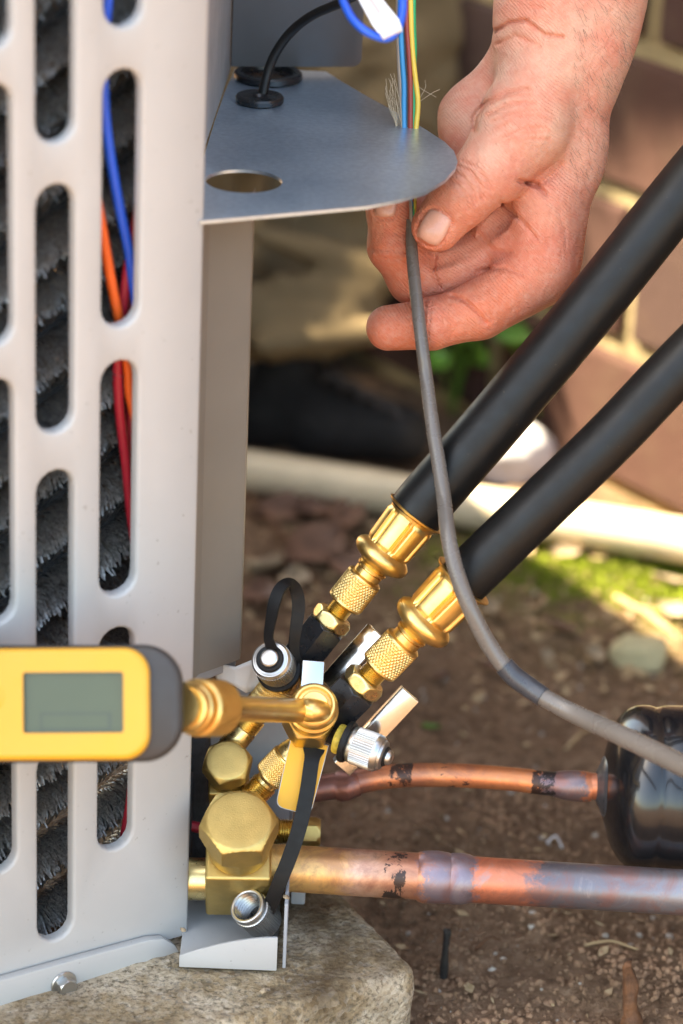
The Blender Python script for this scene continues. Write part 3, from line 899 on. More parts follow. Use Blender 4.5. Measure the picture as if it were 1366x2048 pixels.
# ------------------------------------------------------------------ refrigerant hoses with ball valves
def vec(dx, dy, dz, at=(683, 1024)):
    """px-space direction -> world direction"""
    return (W(at[0] + dx, at[1] + dy, dz) - W(at[0], at[1], 0)).normalized()
def ferrule(p, ax, t0, t1, r0_, r1_, rf):
    prof = []
    n = 22
    for i in range(n + 1):
        s = i / n; prof.append((t0 + (t1 - t0) * s, r0_ + (r1_ - r0_) * s))
    prof += [(t1 + 6, r1_ + 2), (t1 + 11, rf), (t1 + 14, rf + 1), (t1 + 15, rf - 2), (t1 + 14, r1_)]
    def m(q, k, r, t):
        if k < 1 or k > n - 1: return r
        w = (q * 7 / (2 * math.pi)) % 1
        g = math.exp(-((w - .06) / .045) ** 2) + math.exp(-((w - .24) / .045) ** 2)
        rise = 1.8 if .24 < w < .98 else -.6
        e = min(1, k / 2, (n - k) / 2)
        return r + (rise * 1.5 - 4.0 * g) * e
    return lathe(p, ax, prof, 196, m)
def ring(p, ax, prof, seg=64): return lathe(p, ax, prof, seg)
def hose_set(p, dz, scl, dirpx, label, hose_far, hose_r):
    ax = vec(dirpx[0], dirpx[1], dirpx[2], (p[0], p[1]))
    o = W(*p)
    k = scl
    h = thing('refrigerant_hose', o, label, 'hose', None)
    def P(*pr): return [(t * k, r * k) for t, r in pr]
    mk('valve_body', *hexnut(o, ax, -128 * k, -15 * k, 39 * k, 5 * k, hint=CF), mt['black_anod'], h)
    mk('hex_nut', *hexnut(o, ax, -15 * k, 13 * k, 36.5 * k, 7 * k, hint=CU), mt['brass_pale'], h)
    thr = [(13, 20)]
    for i in range(7): thr += [(14 + i * 3.4, 24), (15.7 + i * 3.4, 21)]
    mk('threaded_neck', *ring(o, ax, P(*thr, (40, 22))), mt['brass_pale'], h)
    mk('knurled_nut', *knurl(o, ax, 38 * k, 112 * k, 39 * k, 2.4 * k, 32, 8 * k), mt['brass'], h)
    mk('swivel_neck', *ring(o, ax, P((110, 20), (112, 29), (124, 29.5), (125, 26), (127, 26), (128, 32), (133, 33), (135, 30), (142, 36), (148, 40))), mt['gold'], h)
    mk('collar', *ring(o, ax, P((140, 30), (144, 44), (149, 54), (156, 60), (163, 61.5), (170, 60), (176, 54), (180, 47.5), (183, 46))), mt['gold'], h)
    mk('ferrule', *ferrule(o, ax, 181 * k, 260 * k, 47 * k, 51 * k, 62 * k), mt['gold'], h)
    pts = [o + ax * (268 * k * S), o + ax * (310 * k * S)] + [W(*q) for q in hose_far]
    mk('hose', *tube(pts, [hose_r * .97 * S, hose_r * S] + [hose_r * S * (1 - .0 * i) for i in range(len(hose_far))], 40, sub=10), mt['rubber'], h)
    # lower knurled coupling that screws on to the valve port
    return h, o, ax, k
h1, o1, ax1, k1 = hose_set((664, 1238, -25), 0, 1.0, (.622, -.783, .16), 'black refrigerant hose whose brass ferrule sits higher, passing just under the hand',
                       [(1002, 828, 50), (1187, 606, 78), (1366, 382, 100), (1600, 98, 120), (1800, -160, 130)], 58)
h2, o2, ax2, k2 = hose_set((728, 1365, 35), 0, 1.06, (.700, -.714, .22), 'black refrigerant hose crossed by the grey cable at its brass ferrule',
                       [(1082, 1011, 130), (1224, 873, 150), (1366, 724, 165), (1600, 490, 180), (1900, 190, 190)], 53)
def coupling(h, o, ax, t0, t1, r, k):
    mk('coupling_nut', *knurl(o, ax, t0 * k, t1 * k, r * k, 2.0 * k, 44, 6 * k), mt['brass'], h)
    mk('coupling_neck', *ring(o, ax, [(t1 * k - 2, r * .9 * k), (t1 * k + 8, r * .9 * k), (t1 * k + 34, 26 * k), (-120 * k, 26 * k)]), mt['brass_pale'], h)
coupling(h1, o1, ax1, -238, -172, 37, 1.0)
coupling(h2, o2, ax2, -262, -205, 36, 1.06)
def lever(h, a, b, n, wid, th, mat, lip):
    """folded sheet lever: flat with two lips, running a -> b, face normal n"""
    t = (b - a).normalized(); n = (n - t * n.dot(t)).normalized(); s = t.cross(n)
    L = (b - a).length
    g = [obox(a - s * wid / 2 + n * 0, t * L, s * wid, n * th, th * .4),
         obox(a - s * wid / 2 - n * lip, t * L, s * th, n * (lip - th * .2), th * .3),
         obox(a + s * (wid / 2 - th) - n * lip, t * L, s * th, n * (lip - th * .2), th * .3),
         obox(b - s * wid / 2 * .98 - t * th * 1.2 - n * lip * .95, t * th, s * wid * .98, n * lip * .8, th * .3)]
    return mk('lever', *join(*g), mat, h)
lever(h2, W(684, 1538, 10), W(822, 1390, 30), vec(.25, .15, 1), 43 * S, 4 * S, mt['chrome'], 24 * S)
lever(h1, W(655, 1372, -70), W(752, 1262, -60), vec(-.3, -.25, 1), 46 * S, 4 * S, mt['chrome'], 26 * S)
# small folded lever end above the tee
lever(h1, W(622, 1396, 60), W(627, 1322, 48), vec(.12, -.05, 1), 44 * S, 4 * S, mt['chrome'], 34 * S)
def dustcap(h, p, ax, r, L, tip, strapless=True):
    c = mk('dust_cap', *knurl(p, ax, 0, L, r, 1.6, 46, 9, straight=True), mt['steel'], h)
    return c
# capped side port on the upper hose
ca = vec(-.18, -.30, .93)
cp = W(556, 1338, 30)
d1 = mk('dust_cap', *knurl(cp, ca, 0, 74, 40, 1.8, 48, 12, straight=True), mt['steel'], h1)
mk('cap_face', *ring(cp, ca, [(73.5, 32), (75, 33), (76, 30), (76.5, 24)]), mt['steel'], d1)
mk('cap_button', *ring(cp, ca, [(76.5, 18), (88, 18), (90, 16.5), (91, 14)]), mt['steel'], d1)
mk('seal_ring', *ring(cp, ca, [(75, 27), (79, 28), (82, 25), (81, 18)]), mt['strap'], d1)
mk('base_ring', *ring(cp, ca, [(-14, 42), (-12, 45), (-4, 45), (-2, 42)]), mt['strap'], d1)
sp_ = spline([W(545, 1300, 108), W(537, 1276, 108), W(541, 1245, 112), (W(549, 1205, 118)), W(560, 1177, 112), W(577, 1166, 92), W(592, 1180, 70), W(597, 1215, 58), W(591, 1262, 50), W(588, 1300, 40), W(600, 1345, 25)], 8)
ns_ = []
for i, p in enumerate(sp_):
    t = i / (len(sp_) - 1)
    ns_.append((vec(-.75 + 1.3 * t, -.25, .75)))
mk('cap_strap', *ribbon(sp_, [(24 - 2 * math.sin(i * .2)) * S for i in range(len(sp_))], 4.5 * S, ns_), mt['strap'], h1)
# capped side port on the lower hose
sa = vec(.93, .33, .28)
spo = W(668, 1474, 62)
mk('sealant', *ring(spo, sa, [(4, 20), (7, 30), (13, 31), (20, 28), (22, 20)], 28), mt['seal'], h2)
mk('base_ring', *ring(spo, sa, [(22, 34), (24, 42), (29, 43), (34, 41), (36, 30)]), mt['strap'], h2)
d2 = mk('dust_cap', *knurl(spo, sa, 34, 103, 38, 1.7, 46, 13, straight=True), mt['steel'], h2)
mk('cap_face', *ring(spo, sa, [(102, 31), (108, 29), (110, 24), (112, 18)]), mt['steel'], d2)
mk('cap_button', *ring(spo, sa, [(110, 12), (113, 15), (121, 15), (124, 13), (126, 9)]), mt['steel'], d2)
mk('seal_ring', *ring(spo, sa, [(109, 20), (112, 21), (115, 19), (116, 10)]), mt['strap'], d2)

# ------------------------------------------------------------------ digital gauge and its tee
GA = 1.015
gl = thing('digital_gauge', W(150, 1520, 0, GA), 'yellow and grey digital gauge with blank display screwed to the brass tee', 'gauge')
def rrect(x0, y0, x1, y1, rl, rr, n=8):
    P = []
    for cx, cy, a0, r in ((x1 - rr, y0 + rr, -90, rr), (x1 - rr, y1 - rr, 0, rr), (x0 + rl, y1 - rl, 90, rl), (x0 + rl, y0 + rl, 180, rl)):
        for i in range(n + 1):
            a = math.radians(a0 + 90 * i / n); P.append((cx + r * math.cos(a), cy + r * math.sin(a)))
    return P
GROLL = math.radians(-.4)
gs = GA / F
def gw(x, y, z):
    xx, yy = x - 150, y - 1408
    return W(150 + xx * math.cos(GROLL) - yy * math.sin(GROLL), 1408 + xx * math.sin(GROLL) + yy * math.cos(GROLL), z - (x - 365) * -.10, GA)
def loft(loops, zs, cap0=True, cap1=True):
    V, Fc = [], []; n = len(loops[0])
    for L, z in zip(loops, zs): V += [gw(x, y, z) for x, y in L]
    for k in range(len(loops) - 1):
        for i in range(n):
            j = (i + 1) % n; Fc.append((k * n + i, k * n + j, (k + 1) * n + j, (k + 1) * n + i))
    if cap0: Fc.append(tuple(range(n))[::-1])
    if cap1: Fc.append(tuple(range((len(loops) - 1) * n, len(loops) * n)))
    return V, Fc
X0 = -420
bod = [rrect(X0 + 20, 1312, 345, 1503, 40, 60, 10), rrect(X0 + 6, 1297, 360, 1518, 50, 72, 10), rrect(X0, 1290, 367, 1525, 55, 80, 10), rrect(X0, 1290, 367, 1525, 55, 80, 10), rrect(X0 + 4, 1294, 362, 1521, 53, 76, 10), rrect(X0 + 12, 1300, 350, 1516, 45, 66, 10)]
mk('rubber_body', *loft(bod, [-90, -82, -60, 30, 45, 52]), mt['greyrub'], gl, angle=60)
fc = [rrect(X0 + 14, 1297, 299, 1519, 40, 52, 10), rrect(X0 + 14, 1296, 300, 1520, 40, 52, 10), rrect(X0 + 18, 1299, 297, 1517, 38, 50, 10), rrect(X0 + 26, 1306, 290, 1510, 34, 46, 10)]
# face plate with a window for the display
face = mk('face_plate', *loft(fc, [40, 60, 66, 68], cap1=False), mt['yellow'], gl, angle=60)
def face_top():
    outer = fc[-1]; hole = rrect(46, 1344, 247, 1466, 6, 6, 10)
    V = [gw(x, y, 68) for x, y in outer] + [gw(x, y, 68) for x, y in hole] + [gw(x, y, 58) for x, y in hole]
    n = len(outer); Fc = []
    for i in range(n):
        j = (i + 1) % n
        Fc.append((i, j, n + j, n + i)); Fc.append((n + i, n + j, 2 * n + j, 2 * n + i))
    return V, Fc
mk('face_bezel', *face_top(), mt['yellow'], gl, angle=40)
mk('display', *loft([rrect(40, 1338, 253, 1472, 4, 4, 4)] * 2, [50, 59]), mt['lcd'], gl)
inkb = []
for x0, y0, x1, y1 in ((80, 1425, 222, 1429), (80, 1457, 222, 1460), (80, 1425, 84, 1460), (216, 1425, 222, 1460)):
    inkb.append(loft([[(x0, y0), (x1, y0), (x1, y1), (x0, y1)]] * 2, [59, 59.6]))
mk('display_bar', *join(*inkb), mt['lcdink'], gl)
bt_ = []
mk('button', *lathe(gw(-12, 1392, 66), (CF * -1), [(0, 24), (3, 24), (5, 20), (5, 12), (4, 4)], 32, scale=gs), mt['yellow'], gl)
ga = (W(640, 1421, 140, FOCUS) - gw(367, 1416, -10)).normalized()
gp = gw(360, 1416, -10)
sg = (gp - CP).dot(CF) / F
mk('gauge_fitting', *lathe(gp, ga, [(0, 43), (16, 43), (17, 49), (20, 51), (28, 52), (31, 50), (32, 43), (38, 42), (39, 48), (42, 51), (52, 52), (56, 50), (57, 45), (66, 45)], 64, scale=sg), mt['gold'], gl)
kn = knurl(gp + ga * (62 * sg), ga, 0, 86, 53, 1.6, 60, 9)
mk('knurled_nut', *kn, mt['gold'], gl)
hubax = vec(.10, -.40, .91)
hub = W(628, 1412, 118)
stem_pts = [gp + ga * (130 * sg), gp + ga * (200 * sg), W(590, 1421, 150), W(622, 1421, 142), W(640, 1424, 126), W(646, 1428, 100)]
mk('stem', *tube(stem_pts, [25 * S, 24.5 * S, 24 * S, 23.5 * S, 23 * S, 22 * S], 28, sub=8), mt['gold'], gl)
mk('tee_ring', *lathe(hub, hubax, [(-20, 44), (-8, 47), (0, 47.5), (8, 45), (12, 40), (12, 36), (8, 32), (9, 27), (12, 25), (9, 18)], 64), mt['gold'], gl)
mk('tee_body', *lathe(hub, hubax, [(-66, 40), (-60, 44), (-40, 47), (-30, 49), (-24, 51), (-18, 50), (-14, 46)], 64), mt['gold'], gl)
mk('tee_nut', *hexnut(hub, hubax, -122, -60, 47, 9, hint=CR), mt['brass'], gl)
mk('tee_collar', *knurl(hub, hubax, -132, -121, 42, 1.5, 50, 2, straight=True), mt['brass'], gl)

# strap and open cap hanging from the tee
cs = thing('hanging_dust_cap', W(520, 1850, 10), 'open knurled steel dust cap hanging on a black rubber strap', 'cap')
sp2 = spline([W(628, 1496, 30), W(622, 1530, 42), W(614, 1585, 46), W(600, 1650, 48), W(580, 1712, 46), W(560, 1762, 40), W(543, 1806, 22), W(530, 1832, 8)], 6)
wd = [44, 42, 37, 33, 31] + [30] * 60
mk('strap', *ribbon(sp2, [wd[i] * S for i in range(len(sp2))], 4 * S, vec(.05, .1, 1)), mt['strap'], cs)
oa = vec(-.42, -.50, .76); op = W(532, 1846, -36)
prof = [(0, 34), (4, 37), (10, 37)]
R_ = 37
def open_cap():
    ps = [(0, 30), (3, 36), (8, 38), (9, 38.5)] + [(10, 39), (70, 38.5)] + [(71, 36), (74, 36), (76, 37), (84, 37), (87, 35.5), (88, 33), (87, 30), (84, 28.5)]
    def m(q, k, r, t):
        if 4 <= k <= 5: return r - 1.7 + 1.7 * min(1, 1.6 * abs((q * 46 / (2 * math.pi)) % 1 * 2 - 1))
        return r
    return lathe(op, oa, ps, 46 * 5, m, cap=False)
oc = mk('cap', *open_cap(), mt['steel'], cs)
ps_, i_ = [(85, 28.6)], 84
while i_ > 26: ps_ += [(i_ - 3.6, 24.6), (i_ - 4.4, 24.6), (i_ - 8, 29)]; i_ -= 8.4
mk('inner_thread', *lathe(op, oa, ps_ + [(16, 20), (15, 2)], 48, cap=False), M('dull_steel', (.34, .33, .32), .28, 1), oc)
mk('cap_back', *lathe(op, oa, [(-1, 4), (0, 28), (1, 31)], 48), mt['steel'], oc)
# yellow and white cards
def card(name, pts, mat, z, label, cat, curl=None, th=2.2):
    n = vec(0, .15, 1)
    poly = [W(x, y, zz) for x, y, zz in pts]
    return solo(name, slab_poly(poly, n * -th * S), mt[mat], label, cat)
def roundpoly(P, r, k=5):
    out = []
    for i in range(len(P)):
        a, b, c = (np.array(P[(i + j) % len(P)], float) for j in (-1, 0, 1))
        rr = r[i]
        if rr == 0: out.append(tuple(b)); continue
        p = b + (a - b) / np.linalg.norm(a - b) * rr; q = b + (c - b) / np.linalg.norm(c - b) * rr
        for s in range(k + 1):
            t = s / k; out.append(tuple((1 - t) ** 2 * p + 2 * t * (1 - t) * b + t * t * q))
    return out
yt = thing('yellow_tag', W(590, 1620, -30), 'plain yellow card tag hanging behind the black strap', 'tag')
ypts = roundpoly([(584, 1470), (656, 1492), (620, 1630), (552, 1612)], [0, 0, 18, 18])
def bowed(pts, z0, bow):
    xs = [p[0] for p in pts]; c = sum(xs) / len(xs)
    return [(x, y, z0 - bow * ((x - c) / 40) ** 2) for x, y in pts]
mk('card', *slab_poly([W(*p) for p in bowed(ypts, 30, 0)], vec(0, .1, 1) * -2 * S), mt['tag'], yt)
mk('card_core', *slab_poly([W(*p) for p in bowed([((x - 604) * 1.035 + 604, (y - 1551) * 1.018 + 1551) for x, y in ypts], 27, 0)], vec(0, .1, 1) * -2 * S), mt['paper'], yt)
def white_card():
    n, m_ = 14, 5; V, Fc = [], []
    A = np.array([(427, 1324), (470, 1334), (512, 1317), (552, 1318)], float); B = np.array([(432, 1362), (468, 1372), (492, 1386), (566, 1364)], float)
    for i in range(n + 1):
        t = i / n * 3; k = min(2, int(t)); f_ = t - k; f_ = f_ * f_ * (3 - 2 * f_)
        a, b = A[k] * (1 - f_) + A[k + 1] * f_, B[k] * (1 - f_) + B[k + 1] * f_
        for j in range(m_ + 1):
            q = a + (b - a) * j / m_; V.append(W(q[0], q[1], -40 + 14 * math.sin(i / n * 4) - j * 3))
    for i in range(n):
        for j in range(m_): Fc.append((i * (m_ + 1) + j, i * (m_ + 1) + j + 1, (i + 1) * (m_ + 1) + j + 1, (i + 1) * (m_ + 1) + j))
    o = solo('white_tag', (V, Fc), mt['paper'], 'curled white paper tag behind the brass gauge fitting', 'tag')
    s = o.modifiers.new('t', 'SOLIDIFY'); s.thickness = .0003
white_card()

# ------------------------------------------------------------------ brass service valves
def cap_hex(p, ax, r, L, Lr, par, hint=None):
    """hex cap with rounded top chamfer and a turned lower skirt"""
    flat = r * .93; R = flat / math.cos(math.pi / 6)
    def lim(t):
        if t > L - 13: return R - (R - r * .86) * ((t - (L - 13)) / 13) ** 1.1
        if t < Lr + 16: return R - (R - r * .86) * ((Lr + 16 - t) / 16) ** 1.0
        return R
    ts = [Lr, Lr + 3, Lr + 6, Lr + 9, Lr + 12, Lr + 16] + [L - 13, L - 11, L - 9, L - 7, L - 5, L - 3, L - 1.4]
    pr = [(0, r * .80), (2, r * .83), (Lr - 1, r * .84)] + [(t, flat) for t in ts] + [(L - .3, r * .85), (L, r * .83), (L + .4, r * .6)]
    hx = hexmod(flat, lim)
    def m(q, k, rr, t): return hx(q, k, rr, t) if 3 <= k < 3 + len(ts) else rr
    return mk('stem_cap', *lathe(p, ax, pr, 96, m, hint), mt['brass_cast'], par, angle=28)
bax = vec(.03, -.58, .81)
vtop = W(478, 1640, 112)
bv = thing('service_valve', W(475, 1830, -120), 'large brass service valve with hexagonal cap joined to the wide copper pipe', 'valve')
L_ = 118
cb = vtop - bax * (L_ * S)
cap_hex(cb, bax, 73.5, L_, 44, bv, hint=CR + CU * .12)
by = CR - bax * CR.dot(bax); by.normalize(); bz = bax.cross(by)
mk('valve_body', *obox(cb - bax * (160 * S) - by * (66 * S) - bz * (66 * S), by * (131 * S), bz * (124 * S), bax * (157 * S), 7 * S), mt['brass_cast'], bv)
mk('valve_neck', *lathe(cb - bax * (10 * S), bax, [(0, 58), (6, 58), (10, 55), (14, 50)], 64), mt['brass_cast'], bv)
pm = lathe(W(330, 1757, -75), vec(1, .01, 0), [(0, 40), (40, 43), (96, 43)], 48)
mk('inlet_stub', *pm, mt['brass_pale'], bv)
# angled charging port under the knurled coupling
po2 = o2 + ax2 * (-352 * k2 * S)
mk('charging_port', *ring(po2, ax2, [(0, 25), (36, 25), (44, 29), (48, 29), (50, 26)] + [q for i in range(7) for q in ((52 + i * 4.5, 28), (54.2 + i * 4.5, 24.5))] + [(88, 24)]), mt['brass_pale'], bv)
sn = W(556, 1663, -190); sa_ = vec(1, .02, 0)
mk('side_neck', *ring(sn, sa_, [(-20, 30), (0, 30), (2, 24)] + [q for i in range(6) for q in ((3 + i * 5, 27), (5.5 + i * 5, 23))] + [(36, 23)]), mt['brass_pale'], bv)
mk('side_nut', *hexnut(sn, sa_, 34, 88, 27, 9, hint=CU), mt['brass_cast'], bv)
ink = []
ipts = [W(x, y, 4) for x, y in ((441, 1729), (452, 1735), (466, 1737), (480, 1735))]
# smaller valve
sv = thing('service_valve', W(455, 1610, -180), 'small brass service valve with hexagonal cap behind the larger valve', 'valve')
sax = vec(.0, -.52, .85); st = W(454, 1520, -5); L2 = 74
sb = st - sax * (L2 * S)
cap_hex(sb, sax, 48.5, L2, 26, sv, hint=CR + CU * .3)
by = CR - sax * CR.dot(sax); by.normalize(); bz = sax.cross(by)
mk('valve_body', *obox(sb - sax * (120 * S) - by * (40 * S) - bz * (40 * S), by * (80 * S), bz * (78 * S), sax * (118 * S), 5 * S), mt['brass_cast'], sv)
po1 = o1 + ax1 * (-338 * S)
mk('charging_port', *ring(po1, ax1, [(0, 27), (46, 27), (50, 26)] + [q for i in range(7) for q in ((52 + i * 4.5, 27), (54.2 + i * 4.5, 24))] + [(100, 24)]), mt['brass_pale'], sv)
mk('port_arm', *tube([W(462, 1580, -130), po1 + ax1 * (5 * S)], 30 * S, 24, sub=1), mt['brass_cast'], sv)

# ------------------------------------------------------------------ copper pipes and filter drier
la, lb = W(536, 1734, -75), W(1480, 1792, -90)
Lp = (lb - la).length
cm = copper('copper_wide', [(0, (.78, .50, .17)), (.14, (.80, .44, .17)), (.20, (.70, .42, .30)), (.262, (.60, .31, .19)), (.322, (.58, .25, .15)), (.333, (.27, .21, .24)), (.435, (.26, .205, .235)), (.45, (.62, .20, .11)), (.545, (.62, .22, .13)), (.575, (.16, .15, .17)), (.70, (.20, .185, .205)), (1, (.30, .29, .31))], Lp, 0, black=[(.268, .022)])
cpw = thing('copper_pipe', la, 'wide tarnished copper pipe running from the large valve to the right', 'pipe')
def pipe_obj(name, path, rad, mat, par, seg=40, sub=6):
    return mk(name, *tube(path, rad, seg, sub=sub), mat, par)
axp = (lb - la).normalized()
def along(f_): return la.lerp(lb, f_)
pipe_obj('pipe', [along(0), along(.08), along(.2), along(.30), along(.33), along(.40), along(.44), along(.6), along(.8), along(1)],
         [r * S for r in (47, 47.5, 48, 47.5, 47.5, 47.5, 47, 46.5, 46.5, 46.5)], cm, cpw)
mk('solder_joint', *lathe(along(.315), axp, [(0, 47.6), (5, 50.5), (14, 53), (40, 53.5), (62, 52), (66, 50.5), (70, 52), (90, 52.5), (104, 50), (112, 47.4)], 48,
     lambda q, k, r, t: r + .7 * math.sin(q * 3 + t * .11)), cm, cpw)
sp3 = [(560, 1584, -215), (640, 1576, -215), (700, 1566, -215), (760, 1555, -215), (830, 1550, -215), (920, 1551, -215), (1020, 1558, -215), (1120, 1569, -215), (1225, 1574, -215)]
sP = [W(*p) for p in sp3]
Ls = (sP[-1] - sP[0]).length
cm2 = copper('copper_narrow', [(0, (.22, .09, .07)), (.22, (.20, .10, .09)), (.30, (.62, .22, .10)), (.47, (.66, .26, .12)), (.56, (.68, .24, .10)), (.77, (.68, .25, .10)), (.79, (.18, .12, .13)), (.905, (.24, .17, .17)), (.915, (.62, .21, .10)), (1, (.60, .22, .12))], Ls, 20, black=[(.36, .03), (.52, .04), (.79, .03)])
cpn = thing('copper_pipe', sP[0], 'narrow tarnished copper pipe bending into the black drier', 'pipe')
pipe_obj('pipe', sP, [r * S for r in (28, 28, 27.5, 25.5, 25, 25, 24.5, 25.5, 29)], cm2, cpn)
ax3 = (W(1180, 1572, -215) - W(1110, 1566, -215)).normalized()
mk('solder_joint', *lathe(W(1108, 1568, -215), ax3, [(0, 26), (10, 28), (24, 31.5), (44, 33), (60, 32), (70, 30), (78, 29)], 40, lambda q, k, r, t: r + 1.0 * math.sin(q * 2 + t * .08) * (t > 3)), cm2, cpn)
mk('weld_bead', *lathe(W(690, 1571, -213), vec(1, -.15, 0), [(-22, 27), (-12, 30), (4, 33), (18, 31), (30, 27)], 36, lambda q, k, r, t: r + 3 * math.sin(q * 2 + 1 + t * .1) * (abs(t) < 20)), cm2, cpn)
fd = thing('filter_drier', W(1360, 1735, -215), 'glossy black filter drier can fed by the narrow copper pipe', 'drier')
fp = W(1213, 1573, -215); fx = vec(1, .035, -.02)
def dr(q, k, r, t):
    if t < 150 and r > 100: return r + 5 * math.sin(q * 2 + .6) * math.exp(-((t - 36) / 26) ** 2)
    return r
prd = [(-12, 26), (-10, 46), (-6, 60), (-2, 78), (4, 98), (8, 112), (14, 126), (22, 140), (32, 152), (44, 162), (56, 168), (70, 171), (84, 171.5), (92, 170), (97, 167.5), (103, 167.5), (110, 170), (122, 172), (136, 172.5), (200, 173), (420, 173), (440, 168), (470, 140), (490, 90), (500, 30)]
mk('can', *lathe(fp, fx, prd, 80, dr), mt['drier'], fd, angle=0)
mk('inlet_collar', *lathe(fp, fx, [(-22, 30), (-18, 38), (-12, 50), (-8, 62), (-3, 66)], 40, lambda q, k, r, t: r + 1.5 * math.sin(q * 4)), M('weld_grey', (.10, .10, .11), .35, .6, ns=200, na=.3), fd)

# ------------------------------------------------------------------ person: signed-distance modelling of one continuous surface
def seg_d(P, a, b, ra, rb, zs=1.0):
    a, b = np.array(a, float), np.array(b, float); q = P - a; ba = b - a
    w = np.array([1, 1, 1 / zs ** 2]); 
    t = np.clip((q * ba * w).sum(-1) / (ba * ba * w).sum(), 0, 1)
    d = q - t[..., None] * ba
    d = np.sqrt(d[..., 0] ** 2 + d[..., 1] ** 2 + (d[..., 2] / zs) ** 2)
    return (d - (ra + (rb - ra) * t)) * min(1.0, .5 + zs / 2)
def smin(a, b, k):
    h = np.clip(k - np.abs(a - b), 0, None) / k
    return np.minimum(a, b) - h * h * k * .25
def surface_nets(fn, lo, hi, step):
    ax = [np.arange(lo[i], hi[i] + step, step) for i in range(3)]
    G = np.stack(np.meshgrid(*ax, indexing='ij'), -1)
    D = np.empty(G.shape[:3], np.float32)
    q = 4
    C = G[::q, ::q, ::q]; Dc = fn(C.reshape(-1, 3)).reshape(C.shape[:3]).astype(np.float32)
    big = np.repeat(np.repeat(np.repeat(Dc, q, 0), q, 1), q, 2)[:G.shape[0], :G.shape[1], :G.shape[2]]
    D[:] = big
    near = np.abs(big) < step * q * 2.4
    pts_ = G[near]; D[near] = fn(pts_)
    nx_, ny_, nz_ = D.shape; ins = D < 0
    c = [(i, j, k) for i in (0, 1) for j in (0, 1) for k in (0, 1)]
    sl_ = lambda A, o: A[o[0]:nx_ - 1 + o[0], o[1]:ny_ - 1 + o[1], o[2]:nz_ - 1 + o[2]]
    cnt = sum(sl_(ins, o).astype(np.int8) for o in c)
    act = (cnt > 0) & (cnt < 8); idx = np.full(act.shape, -1, np.int64); ids = np.argwhere(act); idx[act] = np.arange(len(ids))
    acc = np.zeros((len(ids), 3)); num = np.zeros(len(ids))
    edges = [(a, b) for a in c for b in c if sum(abs(x - y) for x, y in zip(a, b)) == 1 and a < b]
    for a, b in edges:
        da, db = sl_(D, a)[act], sl_(D, b)[act]; m = (da < 0) != (db < 0)
        t = np.where(m, da / np.where(m, da - db, 1), 0)
        p = np.array(a)[None] + (np.array(b) - np.array(a))[None] * t[:, None]
        acc[m] += p[m]; num[m] += 1
    V = (ids + acc / num[:, None]) * step + np.array(lo)
    Fc = []
    for axis in range(3):
        o1_, o2_ = [(1, 2), (2, 0), (0, 1)][axis]
        sh = [slice(None)] * 3; sh2 = [slice(None)] * 3
        sh[axis] = slice(0, -1); sh2[axis] = slice(1, None)
        A, B = ins[tuple(sh)], ins[tuple(sh2)]
        e = np.argwhere(A != B)
        ok = (e[:, o1_] > 0) & (e[:, o2_] > 0)
        for lim_, o_ in ((act.shape[o1_], o1_), (act.shape[o2_], o2_), (act.shape[axis], axis)): ok &= e[:, o_] < lim_
        e = e[ok]; flip = A[tuple(e.T)]
        def cell(d1, d2):
            q = e.copy(); q[:, o1_] += d1; q[:, o2_] += d2
            return idx[tuple(q.T)]
        quad = np.stack([cell(-1, -1), cell(0, -1), cell(0, 0), cell(-1, 0)], 1)
        quad[~flip] = quad[~flip][:, ::-1]
        Fc.append(quad)
    Fc = np.concatenate(Fc); Fc = Fc[(Fc >= 0).all(1)]
    return V, Fc

def polydist(P, L):
    d = np.full(len(P), 1e9)
    L = np.array(L, float)
    for a, b in zip(L[:-1], L[1:]):
        ba = b - a; q = P[:, :2] - a
        t = np.clip((q @ ba) / (ba @ ba), 0, 1)
        d = np.minimum(d, np.linalg.norm(q - t[:, None] * ba, axis=1))
    return d
CREASE = [  # polyline in photo space, depth, width, minimum z
    ([(986, 66), (1017, 46), (1051, 41), (1090, 70), (1124, 74)], 5, 5, 0),
    ([(995, 88), (1030, 70), (1080, 92)], 2.5, 5, 0),
    ([(950, 262), (947, 234), (973, 205), (1017, 185), (1055, 178)], 4, 6, 0),
    ([(975, 232), (1010, 210), (1050, 204)], 2, 5, 0),
    ([(912, 330), (940, 342), (962, 372), (966, 398)], 3.2, 4.5, 60),
    ([(902, 342), (925, 352), (946, 382), (950, 408)], 3.0, 4, 60),
    ([(892, 356), (913, 366), (932, 392), (934, 420)], 2.4, 4, 60),
    ([(925, 322), (952, 334), (975, 362), (982, 385)], 2.2, 4, 60),
    ([(1040, 362), (1075, 370), (1092, 388)], 6, 6, -60),
    ([(1075, 370), (1105, 352), (1125, 330)], 3, 6, -60),
    ([(1002, 405), (1041, 439), (1072, 476)], 3.5, 5, -120),
    ([(958, 541), (1012, 536), (1045, 550)], 3.5, 5, -120),
    ([(960, 470), (985, 500), (1020, 505)], 3, 6, -120),
    ([(972, 645), (950, 618), (930, 600), (904, 592)], 4.5, 5, -60),
    ([(985, 640), (962, 610)], 2.5, 4, -60),
    ([(852, 603), (848, 650), (842, 692)], 3.2, 4.5, -60),
    ([(862, 606), (858, 650), (852, 690)], 1.8, 4, -60),
    ([(870, 512), (866, 545), (880, 575)], 4, 5, -120),
    ([(742, 500), (775, 498), (812, 505)], 1.8, 5, -80),
    ([(752, 520), (785, 516), (812, 522)], 1.6, 5, -80),
]
for k_ in range(7):      # fine parallel skin folds over the ball of the thumb, wrist and palm
    CREASE.append(([(968 + 9 * k_, 214 + 14 * k_), (1010 + 8 * k_, 192 + 15 * k_), (1062 + 6 * k_, 190 + 15 * k_)], 1.1, 3.4, 0))
